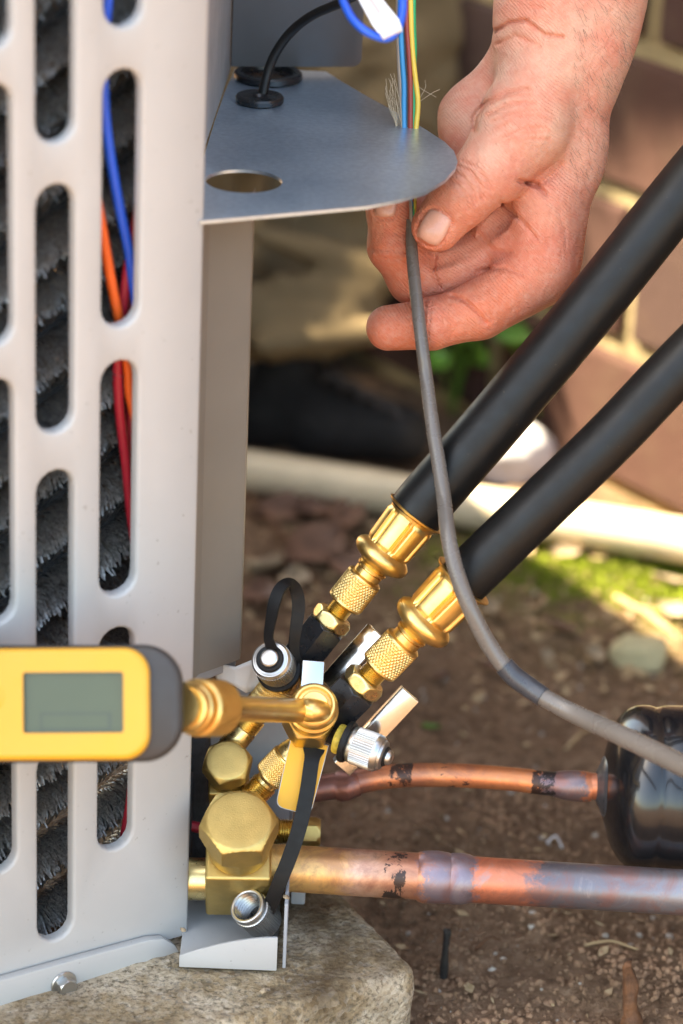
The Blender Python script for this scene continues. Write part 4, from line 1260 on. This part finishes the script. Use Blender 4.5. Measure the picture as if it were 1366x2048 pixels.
for k_ in range(6):
    CREASE.append(([(1076 + 5 * k_, 384 + 9 * k_), (1104 + 4 * k_, 398 + 12 * k_), (1126 + 2 * k_, 424 + 14 * k_)], 1.1, 3.6, -120))
for k_ in range(5):
    CREASE.append(([(1000 + 12 * k_, 20 - 10 * k_), (1040 + 10 * k_, 8 - 8 * k_), (1090 + 8 * k_, 24 - 8 * k_)], 1.3, 4, 0))
for k_ in range(5):
    CREASE.append(([(880 + 9 * k_, 610 + 2 * k_), (878 + 9 * k_, 650), (872 + 9 * k_, 690 - 3 * k_)], .9, 3.2, -60))
for k_ in range(4):
    CREASE.append(([(742 + 2 * k_, 455 + 9 * k_), (776, 450 + 9 * k_), (808, 457 + 9 * k_)], .9, 3.2, -80))
def nail_ring(cx, cy, ang, wid, ln):
    ca_, sa2 = math.cos(ang), math.sin(ang); out = []
    for k in range(25):
        t = 2 * math.pi * k / 24; u, v = math.cos(t), math.sin(t)
        u, v = math.copysign(abs(u) ** .75, u), math.copysign(abs(v) ** .75, v)
        out.append((cx + ca_ * v * ln / 2 - sa2 * u * wid / 2, cy + sa2 * v * ln / 2 + ca_ * u * wid / 2))
    return out
for q_ in range(20, len(CREASE)):
    L_, a_, b_, c_ = CREASE[q_]
    CREASE[q_] = ([(x + random.uniform(-7, 7), y + random.uniform(-6, 6)) for x, y in L_[random.choice((0, 0, 1)):]], a_ * random.uniform(.4, 1.1), b_, c_)
CREASE += [(nail_ring(868, 455, math.radians(118), 62, 76), 2.6, 4, 40), (nail_ring(771, 408, math.radians(-88), 50, 62), 2.6, 4, -60)]
def hand_sdf(P):
    S_ = lambda *a, **k: seg_d(P, *a, **k)
    d = S_((1230, -520, -70), (1140, 0, -45), 190, 142, zs=.74)
    d = smin(d, S_((1140, 0, -45), (1128, 90, -40), 142, 126, zs=.74), 40)
    d = smin(d, S_((1125, 90, -40), (1108, 300, -55), 122, 96, zs=.72), 50)
    d = smin(d, S_((1108, 300, -55), (1082, 480, -70), 96, 84, zs=.72), 40)
    # heel of the palm on the far side
    d = smin(d, S_((1030, 110, -95), (955, 240, -120), 46, 70), 40)
    d = smin(d, S_((955, 240, -120), (950, 400, -140), 72, 70), 40)
    # thenar and thumb
    th = S_((1085, 150, -5), (1045, 255, 20), 84, 88)
    th = smin(th, S_((1045, 255, 20), (985, 338, 50), 86, 70), 40)
    th = smin(th, S_((985, 338, 50), (925, 392, 72), 68, 60), 24)
    th = smin(th, S_((925, 392, 72), (874, 452, 70), 60, 52, zs=.9), 18)
    d = smin(d, th, 24)
    # web between thumb and forefinger, knuckle pad
    d = smin(d, S_((1090, 400, -30), (1085, 520, -45), 66, 74), 34)
    d = smin(d, S_((1000, 470, -80), (1050, 530, -70), 58, 62), 30)
    # forefinger, stretched out below
    fi = S_((1078, 545, -45), (960, 620, -8), 72, 58)
    fi = smin(fi, S_((960, 620, -8), (860, 648, 10), 56, 51), 16)
    fi = smin(fi, S_((860, 648, 10), (777, 656, 6), 51, 46), 14)
    d = smin(d, fi, 16)
    # middle finger, curled up behind the thumb
    mi = S_((1010, 490, -105), (900, 548, -80), 60, 54)
    mi = smin(mi, S_((900, 548, -80), (828, 555, -62), 54, 52), 18)
    mi = smin(mi, S_((828, 555, -62), (788, 492, -40), 50, 50), 22)
    mi = smin(mi, S_((788, 492, -40), (780, 418, -20), 51, 45), 18)
    mi = smin(mi, S_((780, 418, -20), (786, 385, -14), 45, 38), 18)
    d = smin(d, mi, 3)
    # ring and little fingers folded into the palm behind
    rg = smin(S_((990, 430, -170), (900, 500, -170), 56, 50), S_((900, 500, -170), (850, 430, -150), 50, 46), 18)
    d = smin(d, rg, 12)
    # hollows between thumb, palm and fingers
    for a, b, ra_, rb_ in (((945, 474, -14), (1022, 424, -24), 30, 20), ((905, 592, -14), (1000, 560, -28), 13, 12), ((836, 606, -14), (905, 592, -14), 12, 13), ((878, 520, -22), (940, 486, -18), 17, 24)):
        e = -seg_d(P, a, b, ra_, rb_); h_ = np.clip(10 - np.abs(d - e), 0, None) / 10
        d = np.maximum(d, e) + h_ * h_ * 2.5
    for L, dep, w, zm in CREASE:
        La = np.array(L, float); lo_, hi_ = La.min(0) - w * 3, La.max(0) + w * 3
        m = np.nonzero((P[:, 2] > zm - 60) & (P[:, 0] > lo_[0]) & (P[:, 0] < hi_[0]) & (P[:, 1] > lo_[1]) & (P[:, 1] < hi_[1]))[0]
        if len(m) == 0: continue
        dd = polydist(P[m], L)
        d[m] += 1.7 * dep * np.exp(-(dd / (w * .85)) ** 2)
    # bony unevenness
    d = d + fbm(P, .012, 2, 41) * 2.2 + fbm(P, .05, 2, 42) * .5
    return d
person = thing('person', W(700, 900, 0, 1.9), 'person in khaki trousers and dark boot crouching behind, bare hand pinching the grey cable', 'person')
hv, hf = surface_nets(hand_sdf, (690, -470, -300), (1480, 760, 170), 3.2)
arm = mk('arm', Wn(hv), hf, mt['skin'], person, angle=0)
red = np.clip((hv[:, 1] - 230) / 330, 0, 1) * .85 + np.clip((980 - hv[:, 0]) / 250, 0, 1) * .25
red = np.clip(red + fbm(hv, .012, 3, 5) * .35, 0, 1)
for L, dep, w, zm in CREASE:
    dd = polydist(hv, L); red = np.maximum(red, np.exp(-(dd / (w * 1.2)) ** 2) * .5 * (hv[:, 2] > zm - 40))
ra = arm.data.attributes.new('redness', 'FLOAT', 'POINT'); ra.data.foreach_set('value', red.astype(np.float32))
def project(x, y, zstart=200, lift=1.2):
    P = np.stack([np.asarray(x, float), np.asarray(y, float), np.full(len(x), float(zstart))], 1)
    for _ in range(60):
        P[:, 2] -= hand_sdf(P) * .8
    P[:, 2] = np.maximum(P[:, 2], np.median(P[:, 2]) - 26) if len(P) < 400 else P[:, 2]
    P[:, 2] += lift
    return P
def nail(cx, cy, ang, wid, ln, name='nail'):
    n = 12; ca_, sa2 = math.cos(ang), math.sin(ang)
    X, Y, U, Vv_ = [], [], [], []
    for j in range(n + 1):
        for i in range(n + 1):
            u, v = i / n * 2 - 1, j / n * 2 - 1
            # squircle outline
            uu, vv = u * math.sqrt(1 - v * v * .32), v * math.sqrt(1 - u * u * .32)
            X.append(cx + ca_ * vv * ln / 2 - sa2 * uu * wid / 2); Y.append(cy + sa2 * vv * ln / 2 + ca_ * uu * wid / 2); U.append(u); Vv_.append(v)
    P = project(X, Y)
    e = np.maximum(np.abs(U), np.abs(Vv_))
    P[:, 2] += np.where(e > .99, -4.0, 1.3 + 1.5 * np.clip(np.array(Vv_), -1, 1)) 
    Fc = [(j * (n + 1) + i, j * (n + 1) + i + 1, (j + 1) * (n + 1) + i + 1, (j + 1) * (n + 1) + i) for j in range(n) for i in range(n)]
    V = Wn(P)
    nr = np.cross(V[1] - V[0], V[n + 1] - V[0])
    if nr @ nF > 0: Fc = [f[::-1] for f in Fc]
    mk(name, V, Fc, mt['nail'], arm, angle=0)
nail(868, 455, math.radians(118), 60, 74)
nail(771, 408, math.radians(-88), 48, 60)
# short hairs along the wrist
def hairs():
    n = 260; x = RNG.uniform(1140, 1265, n); y = RNG.uniform(-60, 380, n)
    P = project(np.concatenate([x, x]), np.concatenate([y, y]), lift=0)[:n]; ok = np.abs(hand_sdf(P)) < 3
    G = []
    for p in P[ok]:
        dx, dy = random.uniform(4, 15), random.uniform(8, 24)
        G.append(tube([W(p[0], p[1], p[2]), W(p[0] + dx * .5, p[1] + dy * .6, p[2] + 5), W(p[0] + dx, p[1] + dy, p[2] + 5)], .00005, 3, sub=3))
    o = mk('arm_hair', *join(*G), M('arm_hair', (.10, .055, .03), .6), arm); o['kind'] = 'stuff'
hairs()
# clothes, out of focus behind the unit
def cloth_field(P, chain, k, amp, seed):
    d = None
    for a, b, ra_, rb_ in chain:
        e = seg_d(P, a, b, ra_, rb_); d = e if d is None else smin(d, e, k)
    wv = fbm(P, .011, 3, seed)
    return d + wv * amp + np.abs(np.sin(P[:, 1] * .022 + P[:, 0] * .009 + wv * 3)) * amp * .5
DT = 1.80
tr_chain = [((540, 640, 290), (680, 610, 290), 98, 96), ((560, 700, 20), (620, 560, 10), 70, 150), ((620, 560, 10), (740, 250, 20), 165, 190), ((740, 250, 20), (860, -80, 30), 190, 230), ((860, -80, 30), (520, -260, -260), 240, 290),
            ((500, 650, -350), (520, -200, -350), 170, 250), ((330, 760, 260), (300, 300, 260), 130, 175), ((300, 300, 260), (420, -200, -100), 175, 230)]
def trouser_field(P):
    d = cloth_field(P, tr_chain, 40, 30, 61)
    for a, b, ra_, rb_ in (((520, 470, 330), (770, 545, 300), 20, 40), ((530, 690, 400), (760, 660, 380), 26, 30), ((700, 330, 190), (860, 60, 200), 22, 30)): d = smin(d, seg_d(P, a, b, ra_, rb_), 30)
    for a, b, ra_, rb_ in (((545, 585, 390), (760, 590, 380), 34, 20), ((600, 450, 300), (760, 420, 250), 26, 40), ((760, 330, 230), (900, 120, 240), 20, 30)): d = np.maximum(d, -seg_d(P, a, b, ra_, rb_))
    return d
tv, tf = surface_nets(trouser_field, (60, -640, -700), (1140, 960, 480), 13)
mk('trousers', Wn(tv, DT), tf, mt['khaki'], person, angle=0)
sh_chain = [((520, -330, -260), (640, -900, -60), 270, 300), ((640, -900, -60), (760, -1150, 40), 300, 260), ((760, -1120, 40), (1250, -1000, 700), 170, 130), ((1250, -1000, 900), (1190, -620, 1600), 125, 130)]
def sleeve_pt(p): return p
sv_, sf_ = surface_nets(lambda P: cloth_field(P, sh_chain[:2], 60, 10, 63), (150, -1500, -650), (1150, -200, 420), 18)
mk('shirt', Wn(sv_, DT), sf_, mt['shirt'], person, angle=0)
shp = W(780, -1080, 40, DT); elb = W(1330, -1050, -60, 1.30); wri = W(1228, -455, -66, FOCUS)
mk('sleeve', *tube([shp, shp.lerp(elb, .5) + Vector((0, 0, .01)), elb, elb.lerp(wri, .55), wri], [.085, .072, .062, .052, .046], 28, sub=8), mt['shirt'], person)
def boot():
    d0 = 1.74
    c = [((500, 830, -60), (640, 838, 0), 80, 78), ((640, 838, 0), (800, 868, 40), 78, 60), ((540, 800, -30), (570, 740, -20), 80, 78)]
    def fld(P):
        d = None
        for a, b, ra_, rb_ in c:
            e = seg_d(P, a, b, ra_, rb_); d = e if d is None else smin(d, e, 40)
        return d + fbm(P, .02, 2, 71) * 4
    v, f_ = surface_nets(fld, (380, 560, -200), (900, 980, 160), 10)
    b = mk('boot', Wn(v, d0), f_, mt['boot'], person, angle=0)
    for k in range(4):
        x, y = 668 + k * 36, 762 + k * 20
        mk('lace', *tube([W(x - 24, y - 6, 82, d0), W(x, y - 12, 92, d0), W(x + 26, y + 14, 82, d0)], .0024, 8), mt['lace'], b)
boot()

# ------------------------------------------------------------------ things lying about
ico = bmesh.new(); bmesh.ops.create_icosphere(ico, subdivisions=1, radius=1); ICO = dump(ico)
ICV = np.array([list(v) for v in ICO[0]]); ICF = np.array(ICO[1])
def scatter_clods(name, n, smin_, smax, mat, label, cat, px, py, power=2.5, zoff=.1, mask=None):
    V, Fc = [], []
    x = RNG.uniform(*px, n); y = RNG.uniform(*py, n)
    pts = np.array([list(RZ(a, b, GZ)) for a, b in zip(x, y)])
    pts[:, 2] = ground_z(pts[:, 0], pts[:, 1])
    s = smin_ + (smax - smin_) * RNG.random(n) ** power
    jit = RNG.uniform(.65, 1.25, (n, len(ICV), 1)) * RNG.uniform(.7, 1.2, (n, 1, 3))
    P = ICV[None] * jit * s[:, None, None] + pts[:, None] + np.array([0, 0, 1]) * (s * zoff)[:, None, None]
    fcs = (ICF[None] + (np.arange(n) * len(ICV))[:, None, None]).reshape(-1, 3)
    o = mk(name, P.reshape(-1, 3), fcs, mat, smooth=False)
    return tag(o, label, cat, kind='stuff')
scatter_clods('soil_crumbs', 20000, .0003, .0019, mt['soilbit'], 'loose brown soil crumbs covering the ground', 'soil', (480, 1420), (990, 2120), 3)
scatter_clods('grit', 300, .0004, .0022, mt['grit'], 'scattered pale grit on the brown soil', 'grit', (600, 1420), (1150, 2100), 3)
def rock(name, px, py, sx, sy, sz, mat, label, seed):
    p = gpt(px, py); b = bmesh.new(); bmesh.ops.create_icosphere(b, subdivisions=4, radius=1)
    V = np.array([list(v.co) for v in b.verts]); Fc = [[v.index for v in f.verts] for f in b.faces]; b.free()
    V = V * (1 + fbm(V + seed, 1.1, 3, seed)[:, None] * .35); V = np.sign(V) * np.abs(V) ** .85
    V = V * np.array([sx, sy, sz]) + np.array(p) + np.array([0, 0, sz * .45])
    return solo(name, (V, Fc), mat, label, 'stone', angle=0)
rock('stone', 1276, 1322, .0145, .012, .010, mt['stone'], 'pale olive flat stone on the soil below the sunlit moss', 3)
rock('stone', 1022, 940, .024, .022, .020, mt['whitestone'], 'white rounded stone between the black hoses behind the pipe', 9)
def stick(name, pts, r0_, r1_, mat, label, cat='twig', seed=1):
    P = spline(pts, 8); n = len(P)
    V, Fc = tube(P, [r0_ + (r1_ - r0_) * i / (n - 1) for i in range(n)], 14, sub=1)
    V = np.array([list(v) for v in V]); V += np.stack([fbm(V, 260, 3, seed + k) for k in range(3)], 1) * r0_ * .45
    return solo(name, (V, Fc), mat, label, cat, angle=0)
b_ = gpt(886, 1955); stick('twig', [b_ - UP * .004, b_ + Vector((.0003, .001, .010)), b_ + Vector((.0008, .002, .0225))], .0019, .0016, mt['charred'], 'short charred twig standing upright in the soil beside the pad')
b_ = gpt(1262, 2075); stick('broken_stick', [b_ - UP * .004, b_ + Vector((-.001, .003, .014)), b_ + Vector((-.0035, .005, .033))], .0050, .0021, mt['twig'], 'splintered brown stick poking out of the soil', seed=5)
for k, (a, b, r, lab) in enumerate([((1168, 1896), (1275, 1905), .0007, 'thin straw stalk lying on the soil under the wide copper pipe'), ((950, 1905), (1000, 1885), .0006, 'dark thin stalk near the upright charred twig'),
                                    ((1130, 1505), (1190, 1462), .0009, 'dry brown stalk on the soil left of the drier'), ((1230, 1200), (1366, 1290), .0022, 'long pale straw stalk in the sun beside the moss'),
                                    ((490, 985), (640, 1180), .0013, 'olive grass stalk slanting across dead leaves by the post'), ((1120, 1085), (1360, 1130), .0024, 'pale stick lying along the white pipe')]):
    A, B = gpt(*a, .0015), gpt(*b, .0015)
    stick('straw', [A, A.lerp(B, .5) + Vector((0, .002, .002)), B], r, r * .8, mt['straw'] if k in (0, 2, 3, 5) else mt['twig'], lab, 'straw', 20 + k)
arc = [gpt(1093, 1690, .001), gpt(1110, 1687, .004), gpt(1124, 1700, .001)]
stick('bent_fibre', arc, .0005, .0005, mt['whitestone'], 'small pale curved fibre on the soil above the wide copper pipe', 'fibre')
def leaf_geo(p, L, wd_, ang, curl, tilt, seed):
    n, m_ = 10, 6; V, Fc = [], []; rr = random.Random(seed)
    up = Vector((math.sin(tilt) * math.cos(ang + 1.2), math.sin(tilt) * math.sin(ang + 1.2), math.cos(tilt)))
    d = Vector((math.cos(ang), math.sin(ang), 0)); d = (d - up * d.dot(up)).normalized(); s = up.cross(d)
    for i in range(n + 1):
        t = i / n; w = wd_ * (math.sin(math.pi * min(1, t ** .8)) ** .8 + .02)
        for j in range(m_ + 1):
            q = j / m_ * 2 - 1
            V.append(p + d * (t - .5) * L + s * q * w / 2 + up * (curl * L * (q * q * .6 + (t - .5) ** 2 * 1.6) + rr.uniform(-.0006, .0006) + abs(q) * .0008))
    for i in range(n):
        for j in range(m_): Fc.append((i * (m_ + 1) + j, i * (m_ + 1) + j + 1, (i + 1) * (m_ + 1) + j + 1, (i + 1) * (m_ + 1) + j))
    return V, Fc
litter = [(620, 1120, .050, .028, 'dryleaf'), (560, 1040, .040, .022, 'dryleaf'), (690, 1060, .045, .02, 'dryleaf'), (540, 1150, .035, .02, 'paleleaf'), (640, 1030, .036, .018, 'dryleaf'), (590, 1180, .03, .018, 'paleleaf'),
          (700, 1150, .034, .02, 'dryleaf'), (520, 1210, .034, .02, 'dryleaf'), (1010, 1120, .02, .012, 'paleleaf'), (980, 1235, .02, .009, 'paleleaf'), (1120, 1270, .018, .010, 'dryleaf'), (1190, 1330, .016, .010, 'paleleaf'),
          (880, 1370, .014, .008, 'dryleaf'), (985, 1350, .014, .009, 'dryleaf'), (1340, 1180, .022, .012, 'paleleaf'), (1130, 1120, .022, .011, 'paleleaf'), (1290, 1130, .02, .012, 'paleleaf'), (750, 1120, .03, .018, 'dryleaf'), (1350, 1240, .024, .012, 'paleleaf'), (1090, 1330, .012, .007, 'paleleaf')]
LEAFLAB = ['broad brown dead leaf below the white pipe beside the corner post',
    'brown dead leaf touching the white pipe next to the grey post',
    'narrow brown dead leaf between the white pipe and the upper brass ferrule',
    'pale dead leaf beside the slanting olive stalk near the post',
    'small brown dead leaf just in front of the white pipe',
    'pale dead leaf behind the loop of black strap',
    'brown dead leaf behind the upper knurled brass nut',
    'brown dead leaf at the foot of the grey post',
    'pale dead leaf under the lower black hose',
    'thin bleached leaf beside the lower brass ferrule',
    'small brown leaf between the grey cable and the moss',
    'bleached leaf fragment beside the pale olive stone',
    'small brown leaf fragment above the chrome lever',
    'small brown leaf fragment inside the bend of the grey cable',
    'bleached leaf at the edge of the sunlit moss',
    'bleached leaf lying on moss beside the white pipe',
    'bleached leaf in the middle of the sunlit moss',
    'brown dead leaf behind the upper brass ferrule collar',
    'bleached leaf beside the long pale straw stalk',
    'tiny bleached leaf beside the taped part of the cable']
for k, (x, y, L, w_, m_) in enumerate(litter):
    o = solo('dead_leaf', leaf_geo(gpt(x, y, .004), L, w_, random.uniform(0, 6.28), .18, random.uniform(.05, .35), k), mt[m_], LEAFLAB[k], 'leaf', 'dead leaves on the soil', angle=0)
solo('leaf_scrap', leaf_geo(gpt(862, 1463, .002), .009, .004, .1, .1, .1, 91), mt['leaf'], 'torn bright green leaf scrap on bare soil', 'leaf', angle=0)
# weeds at the wall
def weed(px, py, n, h, label, seed):
    rr = random.Random(seed); b0_ = gpt(px, py)
    pl = thing('weed', b0_, label, 'plant')
    for i in range(n):
        a = rr.uniform(0, 6.28); sp_r = rr.uniform(.008, .028); hh = h * rr.uniform(.5, 1.1)
        tip = b0_ + Vector((math.cos(a) * sp_r, math.sin(a) * sp_r, hh)); mid = b0_.lerp(tip, .5) + Vector((0, 0, hh * .18))
        st_ = mk('stem', *tube([b0_, mid, tip], .0008, 6), mt['leaf'], pl)
        V, Fc = leaf_geo(tip, rr.uniform(.022, .04), rr.uniform(.010, .018), a, .2, rr.uniform(.2, .9), seed * 10 + i)
        mk('leaf', V, Fc, mt['leaf'], pl, angle=0)
weed(905, 830, 9, .075, 'green leafy weed growing at the wall foot below the fingertips', 1)
weed(1075, 900, 6, .075, 'green leafy weed seen between the two black hoses', 2)
# moss in the sun
def moss():
    n = 7000; c = RZ(1235, 1150, GZ); V, Fc = [], []
    X = RNG.normal(c.x, .055, n); Y = RNG.normal(c.y, .030, n)
    keep = fbm(np.stack([X, Y, X * 0], 1), 40, 2, 81) > -.05
    X, Y = X[keep], Y[keep]; Z = ground_z(X, Y)
    for x, y, z in zip(X, Y, Z):
        a = random.uniform(0, 6.28); h = random.uniform(.002, .006); w = .0009
        dx, dy = math.cos(a) * w, math.sin(a) * w; b = len(V)
        tx, ty = random.gauss(0, .0016), random.gauss(0, .0016)
        V += [(x - dx, y - dy, z - .001), (x + dx, y + dy, z - .001), (x + tx, y + ty, z + h)]; Fc.append((b, b + 1, b + 2))
    tag(mk('moss', V, Fc, mt['moss'], smooth=False), 'yellow green moss patch on the sunlit ground near the pipe', 'moss', kind='stuff')
moss()

# ------------------------------------------------------------------ unseen foliage added beyond the worker, shaped to shade wall, hand and trousers
def added_tree():
    lit = [(gpt(1120, 1120), .06), (gpt(1260, 1150), .12), (gpt(1366, 1150), .14), (RZ(1120, 1030, GZ + .02), .05), (RZ(1240, 1040, GZ + .02), .08), (RZ(1366, 1055, GZ + .02), .11)]
    shade = [RP(x, y, wfoot, wnorm) for x in (960, 1150, 1330) for y in (60, 300, 560, 700, 820)] + [gpt(x, y) for x in (540, 720, 880) for y in (1010, 1120)] + [W(x, y, 0, 1.72) for x in (560, 640, 720) for y in (540, 640)] + [W(x, y, 60) for x, y in ((1150, -120), (1130, 40), (1060, 180), (1160, 260), (960, 330), (1060, 420), (1250, -300))]
    mid = RP(1150, 350, wfoot, wnorm) + sd * 2.1; base = Vector((mid.x - .45, mid.y + .75, GZ))
    t = thing('added_tree', base, 'leafy crown on a trunk, added out of view beyond the crouching worker for shade', 'added_tree')
    mk('trunk', *tube([base - UP * .05, base + Vector((.03, -.02, .6)), base + Vector((.12, -.16, 1.3)), mid], [.07, .06, .045, .02], 16), mt['twig'], t)
    for k in range(7):
        for _ in range(60):
            a = random.uniform(0, 6.28); e = mid + Vector((math.cos(a) * .5, math.sin(a) * .45, random.uniform(-.1, .5)))
            s_ = base.lerp(mid, .72 + .03 * k)
            if all((q - c - sd * (q - c).dot(sd)).length > r + .03 for q in (s_.lerp(e, f_ / 8) for f_ in range(9)) for c, r in lit): break
        else: continue
        mk('branch', *tube([s_, s_.lerp(e, .5) + UP * .06, e], [.02, .012, .005], 8), mt['twig'], t)
    V, Fc = [], []
    rr = random.Random(5); n = 0
    while n < 7500:
        # half of the leaves along the sun's path to the spots meant to be shaded, half round the crown
        if rr.random() < .62:
            q = rr.choice(shade); p = q + sd * rr.uniform(1.75, 2.45) + Vector((rr.gauss(0, .10), rr.gauss(0, .10), rr.gauss(0, .10)))
        else: p = mid + Vector((rr.gauss(0, .38), rr.gauss(0, .34), rr.gauss(.1, .26)))
        if p.z < 1.05: continue
        bad = False
        for c, r in lit:
            w = p - c; dd = (w - sd * w.dot(sd)).length
            if dd < r + .03: bad = True; break
        if bad: continue
        g = leaf_geo(p, rr.uniform(.05, .085), rr.uniform(.028, .045), rr.uniform(0, 6.28), .12, rr.uniform(0, .9), n)
        # coarse leaf: keep every second row only
        b = len(V); V += [g[0][i] for i in (3, 7 * 5, 7 * 5 + 3, 7 * 5 + 6, 7 * 10 + 3)]
        Fc += [(b, b + 1, b + 2), (b, b + 2, b + 3), (b + 1, b + 4, b + 2), (b + 2, b + 4, b + 3)]
        n += 1
    mk('crown', V, Fc, mt['leaf'], t, angle=0)
added_tree()

# crumbs of insulation and a chip of leaf on the tray and pad
for k, (p, r, lab) in enumerate([(W(366, 1862, -10), .0014, 'tan crumb of insulation at the panel edge beside the tray lip'), (RZ(572, 1796, SLAB_Z + .032), .0015, 'tan crumb of insulation stuck on the tray side plate'), (RZ(528, 1984, SLAB_Z + .001), .0019, 'pinkish flake lying on the concrete pad before the tray')]):
    V = ICV * RNG.uniform(.6, 1.3, (len(ICV), 1)) * np.array([r, r, r * .6]) + np.array(p) + np.array([0, 0, r * .4])
    solo('crumb', (V, ICF), mt['paleleaf'], lab, 'debris', smooth=False)

# small leaf and stalk fragments mixed into the soil
def fragments():
    V, Fc = [], []
    rr = random.Random(77)
    for k in range(520):
        z_ = rr.random()
        if z_ < .35: px, py = rr.uniform(490, 900), rr.uniform(1000, 1300)
        elif z_ < .75: px, py = rr.uniform(950, 1420), rr.uniform(1080, 1420)
        else: px, py = rr.uniform(620, 1400), rr.uniform(1420, 2060)
        p = gpt(px, py, .0012); near = py > 1420
        L = rr.uniform(.003, .008) * (1 if near else 1.7); w = L * rr.choice((.12, .16, .5, .6)); a = rr.uniform(0, 3.14)
        d = Vector((math.cos(a), math.sin(a), rr.uniform(-.2, .3))).normalized(); q = Vector((-math.sin(a), math.cos(a), rr.uniform(-.3, .3)))
        b = len(V); up = UP * .0006
        V += [p - d * L / 2, p - q * w / 2 + up, p + q * w / 2, p + d * L / 2 + up]
        Fc += [(b, b + 1, b + 2), (b + 1, b + 3, b + 2)]
    m, nt, bs, tc = nodes('litter')
    n1 = noise(nt, tc, 130, 1, .5)
    nt.links.new(ramp(nt, n1.outputs[0], [(.3, (.05, .025, .014)), (.45, (.22, .12, .06)), (.58, (.42, .30, .17)), (.68, (.30, .20, .10))]).outputs[0], bs.inputs['Base Color'])
    bs.inputs['Roughness'].default_value = .85
    tag(mk('leaf_litter', V, Fc, m, smooth=False), 'small dry leaf and stalk fragments scattered over the soil', 'litter', kind='stuff')
fragments()
